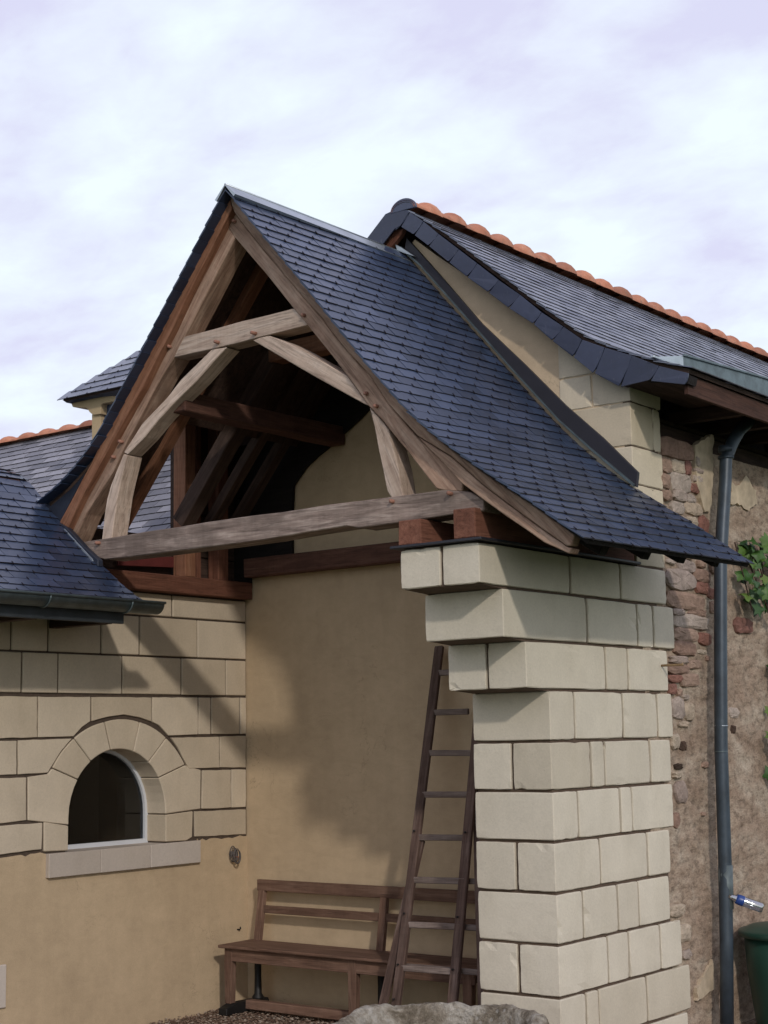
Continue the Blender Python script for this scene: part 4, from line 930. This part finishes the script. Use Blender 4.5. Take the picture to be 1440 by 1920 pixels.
# left slope: full length above the purlin, only the front bay below it
ROOF_L1 = [p for p in ROOF_L if p[1] > 4.79] + [(-8.56, 4.69)]
ldk = extrude_profile('roof_deck', ROOF_L1, to_y, 7.87, 9.87, 0.028, W_DARK, porch)
ldk2 = extrude_profile('roof_deck', [(-8.56, 4.69)] + [p for p in ROOF_L if p[1] < 4.6], to_y, 7.87, 8.475, 0.028, W_DARK, porch)
slate_roof(ldk2, ROOF_L, to_y, lambda u, z: (7.765, 8.485), 0.235, 0.105, SLATE, 60, seed=3, visible=lambda p: p.y if p.y < 7.95 else 1e7)
slate_roof(ldk, ROOF_L1, to_y, lambda u, z: (8.485, 9.88), 0.235, 0.105, SLATE, 0, seed=9, over=0.0)
# zinc ridge
for s in (1, -1):
    a = Vector((-7.385, 0, 6.156)); d = Vector((0.633 * s, 0, -0.774)); n = Vector((0.774 * s, 0, 0.633))
    V = []
    for y in (7.764, 9.90):
        for t in (0.0, 0.14): V += [a + d * t + Vector((0, y, 0)) + n * (0.016 if t else 0), a + d * t + Vector((0, y, 0)) - n * 0.006]
    raw_obj('ridge_capping', V, [(0, 2, 6, 4), (1, 5, 7, 3), (0, 1, 3, 2), (4, 6, 7, 5), (2, 3, 7, 6), (0, 4, 5, 1)], ZINC, porch)
tube('ridge_roll', [(-7.385, 7.766, 6.154), (-7.385, 9.89, 6.154)], 0.009, ZINC, porch, 8)
# flashing band against the main gable
lo = [(-7.3540,6.1693),(-7.2050,6.0112),(-6.7601,5.4895),(-6.3387,4.9956),(-5.9386,4.5393),(-5.6725,4.2841),(-5.3054,3.9541)]
hi = [(-7.3294,6.2689),(-7.0251,5.9116),(-6.6140,5.4150),(-6.2208,5.0143),(-5.8736,4.6447),(-5.5655,4.3543),(-5.2873,4.0616)]
prism('wall_flashing', PY(lo + hi[::-1], 9.862), (0, 0.03, 0), LEAD, porch, 0.003)
lo2 = [(-7.3612,6.1568),(-7.1906,5.9990),(-6.7466,5.4742),(-6.3261,4.9815),(-5.9269,4.5265),(-5.6613,4.2719),(-5.3202,3.9612)]
hi2 = [(-7.3767,6.2011),(-7.1902,6.0124),(-6.7462,5.4872),(-6.3257,4.9941),(-5.9264,4.5387),(-5.6606,4.2879),(-5.3108,3.9758)]
prism('flashing_edge', PY(lo2 + hi2[::-1], 9.842), (0, 0.020, 0), ZINC_DULL, porch, 0.0)
prism('flashing_edge', PY([(-7.4142,6.2200),(-7.3544,6.1799),(-7.2257,6.0802),(-7.2796,6.1051),(-7.3935,6.1609)], 9.82), (0, 0.03, 0), ZINC, porch, 0.0)
# slate cheek and zinc flashing at the left foot
prism('slate_cheek', PY([(-8.9393,4.3252),(-8.9687,4.2539),(-9.1071,4.0865),(-9.2775,3.8787),(-9.3411,3.9227),(-9.4314,4.0036),(-9.4841,4.0855),(-9.2701,4.1634),(-9.0974,4.2526)], 7.872), (0, 0.03, 0), FLASH, porch, 0.002)
prism('foot_flashing', PY([(-9.2296,3.8840),(-9.1607,3.8523),(-9.0859,3.7953),(-8.9381,3.6707),(-8.7812,3.5595),(-8.7806,3.5110),(-8.8521,3.5249),(-8.9980,3.6351),(-9.1718,3.7745),(-9.2603,3.8578)], 7.838), (0, 0.05, 0), FLASH, porch, 0.003)
prism('foot_flashing', PY([(-9.1976,3.8351),(-9.1604,3.8315),(-8.8408,3.5727),(-8.8286,3.5513),(-8.8646,3.5665)], 7.832), (0, 0.02, 0), ZINC, porch, 0.001)
prism('foot_flashing', PY([(-9.5059,4.1106),(-9.4540,4.0795),(-9.4917,4.0454),(-9.4138,3.9823),(-9.4261,3.9625),(-9.4711,3.9798),(-9.5301,4.0453)], 7.83), (0, 0.04, 0), ZINC, porch, 0.001)
# rafters, purlins and posts inside
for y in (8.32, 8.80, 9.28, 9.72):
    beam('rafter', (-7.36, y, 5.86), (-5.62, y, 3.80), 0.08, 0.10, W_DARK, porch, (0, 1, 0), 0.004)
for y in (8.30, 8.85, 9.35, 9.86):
    beam('rafter_foot', (-5.74, y, 3.99), (-4.70, y, 3.315 + 0.03 * (y - 8.3)), 0.08, 0.09, W_SHADOW, porch, (0, 1, 0), 0.004)
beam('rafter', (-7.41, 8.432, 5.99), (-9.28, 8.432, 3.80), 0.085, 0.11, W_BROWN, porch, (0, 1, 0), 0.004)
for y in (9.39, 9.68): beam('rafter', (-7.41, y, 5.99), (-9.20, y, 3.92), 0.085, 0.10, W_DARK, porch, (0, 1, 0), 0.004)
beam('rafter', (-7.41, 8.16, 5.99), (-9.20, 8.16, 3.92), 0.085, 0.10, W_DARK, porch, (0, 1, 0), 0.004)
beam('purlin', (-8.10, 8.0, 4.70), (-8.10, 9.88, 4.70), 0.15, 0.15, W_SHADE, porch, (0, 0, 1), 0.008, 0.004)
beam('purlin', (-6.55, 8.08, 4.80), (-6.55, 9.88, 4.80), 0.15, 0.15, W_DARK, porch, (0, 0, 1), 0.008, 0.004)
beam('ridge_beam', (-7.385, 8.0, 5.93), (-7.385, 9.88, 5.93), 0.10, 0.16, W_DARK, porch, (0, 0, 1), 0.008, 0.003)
# rear truss on the wall
beam('collar_beam', (-8.0, 8.97, 5.22), (-6.76, 8.97, 5.22), 0.14, 0.15, W_BROWN, porch, (0, 1, 0), 0.006, 0.003)
beam('principal_rafter', (-7.40, 9.0, 5.93), (-9.05, 9.0, 3.98), 0.14, 0.14, W_DARK, porch, (0, 1, 0), 0.006)
beam('principal_rafter', (-7.36, 9.0, 5.83), (-5.70, 9.0, 3.86), 0.14, 0.14, W_DARK, porch, (0, 1, 0), 0.006)
prism('shade_panel', PY([(-8.6071,3.7490),(-8.6024,4.1153),(-8.5874,4.3397),(-8.4472,4.4800),(-8.3212,4.5564),(-8.1907,4.6221),(-8.0672,4.6969),(-7.9451,4.7620),(-7.8412,4.8244),(-7.7494,4.8879)] + [(-6.62, 5.08), (-6.9, 5.40), (-7.385, 6.04), (-7.65, 5.74), (-8.04, 5.27), (-8.45, 4.78), (-9.45, 4.76), (-9.45, 3.50), (-9.09, 3.50), (-9.09, 3.76)], 9.852), (0, 0.03, 0), W_SHADOW, porch, 0)  # near-black panel added for the shade over the upper rear wall
# framed side above the low wall
def post(px0, px1, X, z0, z1, mat, dp=0.14):
    box('post', (X - dp, px0, z0), (X, px1, z1), mat, porch, 0.005, 0.003, 'z')
PA = [(8.9387,3.9601),(9.0930,3.9750),(9.1430,3.9799),(9.2312,3.9884),(9.3461,3.9995),(9.5281,4.0172),(9.6206,4.0261)]
post(9.076, 9.20, -9.10, 3.55, 5.0, W_BROWN)
post(9.284, 9.34, -9.17, 3.55, 5.0, W_RED, 0.07)
post(9.49, 9.62, -9.12, 3.55, 5.0, W_RED, 0.12)
for i, z in enumerate((3.56, 3.75, 3.93, 4.12, 4.30, 4.49, 4.67, 4.86)): box('plank', (-9.30, 9.16, z), (-9.275, 9.88, z + 0.18), W_DARK, porch, 0.003, 0.002, 'y')
prism('soffit_board', [(-8.5, 8.50, 4.80), (-8.5, 9.88, 4.80), (-9.32, 9.88, 4.98), (-9.32, 8.50, 4.98)], (0, 0, 0.03), W_DARK, porch, 0)
box('backing_board', (-9.36, 9.16, 3.5), (-9.32, 9.88, 5.05), W_DARK, porch, 0, 0, 'y')
box('sill_beam', (-9.42, 7.92, 3.50), (-9.30, 9.12, 3.895), W_DARK, porch, 0.004, 0.002, 'y')
prism('red_membrane', PX([(8.4452,3.6607),(9.0633,3.7191),(9.0635,3.6296),(8.4457,3.6005)], -9.22), (-0.02, 0, 0), RED, porch, 0.002)

# ================================================================== ZINC GUTTER OF THE MAIN ROOF + DOWNPIPE
zg = thing('roof_gutter', (-5.05, 12, 4.85), 'weathered zinc box gutter standing on the right roof slope below the terracotta ridge', 'gutter')
gx = -5.053
prism('gutter_end', [(gx, 9.76, 4.862), (gx, 10.20, 4.952), (gx, 10.20, 4.862)], (-0.012, 0, 0), ZINC, zg, 0.001)
ysg = [10.20, 10.42, 11.28, 11.62, 12.3, 13.2, 14.2, 15.2, 16.2, 17.2, 18.2]
for a, b in zip(ysg, ysg[1:]):
    za = 4.952 + (a - 10.2) * 0.055 if a < 12 else 5.05; zb = 4.952 + (b - 10.2) * 0.055 if b < 12 else 5.05
    prism('gutter_panel', [(gx, a, 4.865), (gx, b, 4.865), (gx, b - .004, zb), (gx, a, za)], (-0.012, 0, 0), ZINC_DULL, zg, 0.001)
    beam('gutter_lip', (gx + .004, a, za + .004), (gx + .004, b, zb + .004), 0.022, 0.018, ZINC_DULL, zg, (0, 0, 1), 0.003)
beam('gutter_foot', (gx + .006, 9.70, 4.852), (gx + .006, 18.2, 4.868), 0.03, 0.018, ZINC, zg, (0, 0, 1), 0.003)
PP = [(11.9864,4.9236),(11.7614,4.7973),(11.5238,4.6806),(11.3531,4.5763),(11.2529,4.4666)]
path = [(-5.10 - 0.02 * i, p[0], p[1]) for i, p in enumerate(PP)] + [(-5.22, y, z) for y, z in [(11.1988,4.3302),(11.1694,4.1556),(11.0826,3.8075),(11.0068,3.4668),(10.9420,2.8876),(10.8609,2.0822),(10.8439,1.6091),(10.8272,1.1426),(10.7930,0.6844),(10.7338,0.0871)]]
dp = thing('downpipe', (-5.22, 10.8, 0), 'slate grey rainwater downpipe fixed to the rubble wall on the right', 'pipe')
tube('pipe', path, 0.050, PIPE, dp, 18)
def collar_at(px, py, h, mat, r=0.056):
    return (px, py, h, mat, r)
for (y, z), h, m, r in (([(11.2077,4.4087)][0], 0.05, PIPE, 0.060), ([(11.1998,4.3389)][0], 0.02, PIPE, 0.063), ([(10.8783,2.2373)][0], 0.008, ZINC, 0.0515), ([(10.8569,2.0465)][0], 0.006, ZINC_DULL, 0.0512)):
    tube('pipe_collar', [(-5.22, y, z - h / 2), (-5.22, y, z + h / 2)], r, m, dp, 18)
q0, q1 = [(10.8351,1.2117),(10.8172,0.8965)]
tube('repair_sleeve', [(-5.22, q0[0], q0[1]), (-5.22, q1[0], q1[1])], 0.054, PIPE_PALE, dp, 18)

# ================================================================== FAR WING BEHIND (old grey slates, terracotta ridge) + DORMER
RZ = [(-15.2542,5.8683),(-13.5903,5.8475)]
zr = (RZ[0][1] + RZ[1][1]) / 2
wing = thing('rear_wing', (-13, 11, 0), 'distant wing with old grey slate roof and orange ridge tiles at far left', 'house')
to_x = lambda u, v, z: (v, u, z)
WING_P = [(12.0, zr), (7.9, zr - 4.1 * 0.86)]
wdeck = extrude_profile('roof_deck', WING_P, to_x, -17.0, -9.45, 0.04, W_DARK, wing)
extrude_profile('rear_slope', [(12.0, zr), (16.0, zr - 3.4)], to_x, -17.0, -9.45, 0.04, SLATE_OLD, wing)
prism('wall', PY([(-17, 0), (-9.6, 0), (-9.6, 2.3), (-17, 2.3)], 8.3), (0, 0.3, 0), RENDER, wing, 0)
def wing_vis(p):
    d = p - CAMP; w = d.dot(_f); x = 720 + 2899 * d.dot(_r) / w; y = 960 + 2899 * d.dot(_d) / w
    return w if (-20 < x < 175 and y < 930 and y < 1000 - x * 0.75) or (235 < x < 335 and 840 < y < 1010) else 1e7
slate_roof(wdeck, WING_P, to_x, lambda u, z: (-16.6, -9.5), 0.27, 0.120, SLATE_OLD, 280, seed=11, visible=wing_vis, hook=False, th=0.007, gap=0.005)
rt2 = ridge_tile(TERRA, 0.36, 0.115, 0.055)
for k in range(18):
    M = Matrix.Translation((-17.0 + 0.37 * k, 12.0, zr + 0.01 + random.uniform(-.005, .005))) @ Matrix.Rotation(-math.pi / 2 + random.uniform(-.015, .015), 4, 'Z')
    link(bpy.data.objects.new('ridge_tile', rt2), M, wing)
dorm = thing('dormer', (-13.0, 11.3, 5.4), 'small slate hipped dormer on tan stone pier peeping over the left porch rafter', 'dormer')
DA = [(-12.4951,5.7946),(-11.6451,5.7960),(-11.2924,6.1235),(-10.7577,6.2834)]
dA, dB, dT = DA[0], DA[1], DA[3]
DORM_P = [(11.45, dT[1] + 0.25), (10.6, (dA[1] + dB[1]) / 2)]
hx = (dT[0] - dA[0]) / (dT[1] - dA[1])
eave_z = DORM_P[1][1]
ddk = extrude_profile('roof_deck', DORM_P, to_x, lambda u, z: dA[0] + 0.06 + (z - eave_z) * 1.0, -11.4, 0.03, W_DARK, dorm)
slate_roof(ddk, DORM_P, to_x, lambda u, z: (dA[0] + 0.01 + (z - eave_z) * 1.02, -11.4), 0.31, 0.140, SLATE_MAIN, 90, seed=12, hook=True)
raw_obj('hip_slope', [(dA[0] + .02, 10.62, eave_z), (dA[0] + .02, 12.3, eave_z), (dA[0] + .02 + (DORM_P[0][1] - eave_z), 11.45, DORM_P[0][1]), (dA[0] + 0.05, 10.65, eave_z - .03), (dA[0] + .05, 12.3, eave_z - .03)], [(0, 2, 1), (0, 3, 2), (3, 4, 2), (0, 1, 4, 3)], SLATE_MAIN, dorm)
prism('cornice', PY([(-12.4558,5.7735),(-11.9798,5.7712),(-11.7761,5.7518),(-11.7755,5.6952),(-11.9789,5.6971),(-11.9858,5.5902),(-12.1094,5.5965),(-12.1680,5.6392),(-12.2019,5.6842),(-12.4296,5.7291)], 10.72), (0, 1.3, 0), LIME_FAR, dorm, 0.004)
prism('pier', PY([(-12.1600,5.6142),(-12.0194,5.6054),(-12.0123,5.0099),(-12.1522,5.0268)], 10.75), (0, 1.2, 0), LIME_FAR, dorm, 0.004)
ck = [(-12.0768,5.7417),(-11.7018,5.7425),(-11.6953,4.9778),(-12.0681,5.0229)]
prism('slate_cheek', PY([ck[0], (-11.6, ck[0][1]), (-11.6, ck[3][1] - .3), (ck[3][0], ck[3][1] - .3)], 10.80), (0, 1.2, 0), SLATE_EDGE, dorm, 0)

# ================================================================== BENCH
bench = thing('bench', (-7.8, 9.55, 0.03), 'old brown wooden bench with slatted back against the ochre wall', 'bench')
bx0, bx1 = -8.99, -6.45
def tilt_rail(name, z0, z1, y, th, x0=-8.95, x1=-6.47): box(name, (x0, y - th, z0), (x1, y, z1), W_BENCH, bench, 0.004, 0.002)
box('seat', (bx0, 9.335, 0.538), (bx1, 9.74, 0.562), W_BENCH, bench, 0.005, 0.002)
box('apron', (-8.93, 9.375, 0.435), (-6.5, 9.40, 0.537), W_BENCH, bench, 0.003, 0.001)
tilt_rail('top_rail', 0.955, 1.045, 9.80, 0.035); tilt_rail('back_slat', 0.775, 0.84, 9.785, 0.022, -8.9)
for x in (-8.905, -7.62, -6.56):
    beam('back_post', (x, 9.705, 0.44), (x, 9.795, 1.0), 0.065, 0.045, W_BENCH, bench, (0, 1, 0), 0.004)
    prism('front_leg', [(x - .045, 9.37, 0.537), (x + .035, 9.37, 0.537), (x + .03, 9.375, 0.40), (x + .012, 9.38, 0.10), (x - .05, 9.38, 0.10), (x - .05, 9.375, 0.40)], (0, 0.06, 0), W_BENCH, bench, 0.004, grain=(0, 0, 1))
    lathe('rear_leg', [(0.05, 0.0), (0.05, 0.02), (0.032, 0.045), (0.028, 0.2), (0.03, 0.34), (0.045, 0.37), (0.045, 0.44)], (x + .02, 9.70, 0.095), IRON, bench, 12)
    prism('foot', [(x - .045, 9.30, 0.02), (x - .045, 9.30, 0.075), (x - .045, 9.40, 0.105), (x - .045, 9.80, 0.10), (x - .045, 9.84, 0.02)], (0.09, 0, 0), IRON, bench, 0.006)
    box('seat_bearer', (x - .03, 9.40, 0.44), (x + .03, 9.72, 0.536), W_DARK, bench, 0.003)
box('base_rail', (-8.86, 9.52, 0.045), (-6.6, 9.60, 0.115), W_BENCH, bench, 0.005, 0.003)

# ================================================================== LADDER
lad = thing('ladder', (-7.0, 9.0, 0), 'dark wooden double ladder leaning on the ochre wall beside the pillar', 'ladder')
def rail_from(pts, off=0.0):
    a, b = Vector(pts[0]), Vector(pts[1]); d = (b - a).normalized()
    bot = a - d * ((a.z - 0.01) / d.z); return bot + Vector((0, off, 0)), b + Vector((0, off, 0))
r1 = rail_from([(-6.9408,9.0195,0.2936),(-7.0542,9.8118,2.8912)]); r2 = rail_from([(-6.4582,9.0424,0.3686),(-6.5515,9.4702,1.7711)])
r2 = (r2[0], r2[0] + (r2[1] - r2[0]) * ((r1[1].z - 0.01) / (r2[1].z - 0.01)))
r3 = rail_from([(-7.0825,9.0159,0.2816),(-6.9635,9.3871,1.4987)], 0.03); r3 = (r3[0], r3[0] + (r3[1] - r3[0]) * 0.96)
r4 = rail_from([(-6.2509,9.0477,0.3858),(-6.5488,9.4818,1.8092)], 0.06); 
for a, b in (r1, r2): beam('rail', a, b, 0.036, 0.075, W_LADDER, lad, (1, 0, 0), 0.006, 0.0015)
for a, b in (r3, r4): beam('support_rail', a, b, 0.034, 0.07, W_LADDER, lad, (1, 0, 0), 0.006, 0.0015)
for pr_ in ([(-7.0346,9.7481,2.6822),(-6.8769,9.7462,2.6759)],[(-7.0065,9.6555,2.3786),(-6.6585,9.6529,2.3703)],[(-6.9925,9.5625,2.0739),(-6.6050,9.5616,2.0707)],[(-6.9723,9.4692,1.7679),(-6.5610,9.4702,1.7711)],[(-6.9560,9.3756,1.4608),(-6.5300,9.3775,1.4673)],[(-6.9400,9.2840,1.1605),(-6.5137,9.2869,1.1700)],[(-6.9262,9.1899,0.8520),(-6.4944,9.1928,0.8617)],[(-6.9196,9.1009,0.5605),(-6.4769,9.1031,0.5674)]):
    a, b = Vector(pr_[0]), Vector(pr_[1])
    if b.z > 2.3: b = a + Vector((0.3, 0, 0))
    d = (b - a).normalized() * 0.02
    beam('rung', a - d, b + d, 0.028, 0.045, W_RUNG, lad, (0, 0, 1), 0.005, 0.001)
for pr_ in ([(-6.9739,9.2835,1.1592),(-6.4160,9.2858,1.1667)],[(-7.0077,9.1885,0.8475),(-6.3607,9.1908,0.8552)],[(-7.0406,9.1016,0.5627),(-6.2961,9.1028,0.5667)]):
    a, b = Vector(pr_[0]) + Vector((0, .06, 0)), Vector(pr_[1]) + Vector((0, .06, 0)); beam('support_rung', a, b, 0.026, 0.04, W_RUNG, lad, (0, 0, 1), 0.005, 0.001)

for a, b in (r1, r2):
    for t in (0.12, 0.20, 0.32, 0.52):
        q = a + (b - a) * t; tube('bolt', [(q.x, q.y - .034, q.z), (q.x, q.y - .044, q.z)], 0.008, IRON, lad, 8)
# ================================================================== CABLE, HOOK, PIN
c = [(9.6865,1.2522)][0]
cc = thing('cable_coil', (-9.165, c[0], c[1]), 'small coil of grey electric cable with orange end hanging on the left wall', 'cable')
for k, (r, m) in enumerate(((0.056, CABLE), (0.050, CABLE), (0.044, CABLE), (0.053, CABLE), (0.046, CABLE))):
    pts = [(-9.15 + 0.012 * k, c[0] + 0.62 * r * math.cos(t * 0.35 + k) + 0.004 * k, c[1] + 1.15 * r * math.sin(t * 0.35 + k) - 0.006 * k) for t in range(19)]
    tube('cable_loop', pts, 0.0045, m, cc, 6)
tube('cable_end', [(-9.13, c[0], c[1] - .02), (-9.12, c[0] + .05, c[1] - .03), (-9.125, c[0] + .07, c[1] - .045)], 0.004, ORANGE, cc, 6)
tube('conduit', [(-9.19, c[0], c[1]), (-9.13, c[0] + .01, c[1])], 0.022, CABLE, cc, 10)
h = [(9.7671,0.6248)][0]
hk = tube('wall_hook', [(-9.18, h[0], h[1]), (-9.15, h[0], h[1] + .002), (-9.138, h[0], h[1] + .014), (-9.145, h[0], h[1] + .022)], 0.006, IRON, None, 8)
tag(hk, 'little dark iron hook on the wall corner above the bench seat', 'hook')
p = [(10.1946,2.6791)][0]
pin = tube('iron_pin', [(-5.40, p[0], p[1]), (-5.28, p[0] + 0.005, p[1]), (-5.18, p[0] + .0, p[1] + .0), (-5.165, p[0], p[1] + 0.002)], [0.008, 0.009, 0.009, 0.014], RUST, None, 8)
tag(pin, 'rusty iron pin sticking out of the limestone beside the rubble wall', 'pin')

# ================================================================== STONE BASIN in front of the pillar
def basin():
    cx, cy, R, zt = -5.25, 7.2, 0.63, 0.66
    V = []; F = []; seg = 220
    prof = [(1.02, -0.05), (1.02, 0.2), (1.015, 0.35), (1.01, 0.45), (1.005, 0.53), (0.995, 0.59), (0.98, 0.625), (0.965, 0.645), (0.945, 0.658), (0.925, 0.667), (0.90, 0.672), (0.875, 0.672), (0.85, 0.667), (0.83, 0.655), (0.81, 0.635), (0.795, 0.60), (0.78, 0.5), (0.76, 0.3), (0.3, 0.28)]
    for r, z in prof:
        for k in range(seg):
            a = 2 * math.pi * k / seg; x, y = math.cos(a) * R * r, math.sin(a) * R * r
            n = mnoise.fractal(Vector((x * 3, y * 3, z * 3 + 4)), 1.0, 2.0, 4) * 0.035 + mnoise.noise(Vector((x * 16, y * 16, z * 16))) * 0.014 + mnoise.noise(Vector((x * 37, y * 37, z * 37))) * 0.007
            V.append((cx + x * (1 + n), cy + y * (1 + n), z - 0.03 + n * 0.9))
    for i in range(len(prof) - 1):
        for k in range(seg): F.append((i * seg + k, i * seg + (k + 1) % seg, (i + 1) * seg + (k + 1) % seg, (i + 1) * seg + k))
    F.append(tuple(range((len(prof) - 1) * seg, len(prof) * seg)))
    o = raw_obj('stone_basin', V, F, TROUGH, None, True)
    tag(o, 'round rough lichen-covered stone basin rim at the bottom in front of the pillar', 'stone basin')
basin()

# ================================================================== WATER BUTT + BOTTLE + VINE
B = [(11.3268,0.7206),(10.9377,0.8301)]
butt = thing('water_butt', (-4.95, B[0][0], 0), 'dark green plastic water butt with round lid beside the downpipe', 'water butt')
zt = B[0][1] + 0.01
lathe('barrel', [(0.27, 0.0), (0.29, 0.05), (0.335, zt * 0.6), (0.345, zt - 0.06)], (-4.95, B[0][0], 0), GREENP, butt)
lathe('lid', [(0.35, zt - 0.07), (0.385, zt - 0.065), (0.39, zt - 0.03), (0.375, zt - 0.018), (0.345, zt - 0.012), (0.30, zt + 0.01), (0.15, zt + 0.03), (0.0, zt + 0.035)], (-4.95, B[0][0], 0), GREENP, butt)
b0 = [(10.7905,0.9929)][0]; b1 = [(10.9207,0.9027)][0]
P0 = Vector((-5.185, b0[0], b0[1])); P1 = Vector((-4.98, b1[0], b1[1])); ax = (P1 - P0)
bt = thing('plastic_bottle', P0, 'clear plastic bottle with blue band used as a spout on the downpipe', 'bottle')
Lb = ax.length
lathe('bottle_body', [(0.018, 0.0), (0.02, 0.02 * 1), (0.034, Lb * .3), (0.037, Lb * .45), (0.035, Lb * .55), (0.037, Lb * .6), (0.036, Lb * .95), (0.03, Lb)], P0, CLEAR, bt, 18, ax)
lathe('blue_band', [(0.0345, Lb * .22), (0.0385, Lb * .30), (0.0395, Lb * .42), (0.0385, Lb * .44)], P0, BLUE, bt, 18, ax)
def vine():
    rnd = random.Random(21)
    vn = thing('climbing_vine', (-5.3, 11.9, 3.2), 'green lobed vine leaves climbing the rough wall at the right edge', 'vine')
    ms = []
    for k in range(5):
        r2_ = random.Random(k); V = [(0, 0, 0)]; n = 15
        for i in range(n):
            a = math.pi * 2 * i / n; lob = 1 + 0.30 * math.cos(a * 5) + r2_.uniform(-.1, .1)
            V.append((math.cos(a) * 0.055 * lob, math.sin(a) * 0.060 * lob, -0.35 * abs(math.sin(a) * 0.060 * lob) + 0.010 * math.cos(a * 3) + r2_.uniform(-.004, .004)))
        F = [(0, 1 + i, 1 + (i + 1) % n) for i in range(n)]
        b = len(V); V += [(x, y, z - .0015) for x, y, z in V]; F += [(b, b + 1 + (i + 1) % n, b + 1 + i) for i in range(n)]
        ms.append(mesh_from('leaf', V, F, LEAF, True))
    def put(y, z, out, s):
        d = Vector((1, -0.6, 0.25)) + Vector([rnd.uniform(-.7, .7) for _ in range(3)])
        M = Matrix.Translation((-5.33 + out, y, z)) @ Vector((0, 0, 1)).rotation_difference(d).to_matrix().to_4x4() @ Matrix.Rotation(rnd.uniform(0, 6.28), 4, 'Z') @ Matrix.Diagonal((s, s, s, 1))
        link(bpy.data.objects.new('leaf', ms[rnd.randrange(5)]), M, vn)
    for _ in range(110):
        t = rnd.random(); y = rnd.uniform(11.42 + 0.30 * abs(t - .45), 12.3); put(y, 3.14 + 0.55 * t + 0.15 * (y - 11.5), rnd.uniform(.02, .22), rnd.choice((.35, .5, .65, .8, 1.0)) * rnd.uniform(.85, 1.15))
    for k in range(5):
        y = 11.5 + .12 * k; tube('stem', [(-5.32 + .03 * i, y + 0.06 * i * math.sin(k), 3.70 - i * 0.14) for i in range(5)], 0.006, W_DARK, vn, 6)
    for _ in range(90):
        z = rnd.uniform(1.3, 3.0); put(rnd.uniform(11.97, 12.6) - 0.10 * (3.0 - z) * .5 + 0.05 * math.sin(z * 5), z, rnd.uniform(.02, .2), rnd.uniform(.6, 1.2))
    for k in range(0):
        y = 11.75 + .15 * k; pts = [(-5.33 + .02 * math.sin(i + k), y + 0.05 * math.sin(i * 1.3 + k), 0.2 + i * 0.42) for i in range(9)]
        tube('stem', pts, 0.009, W_DARK, vn, 6)
vine()
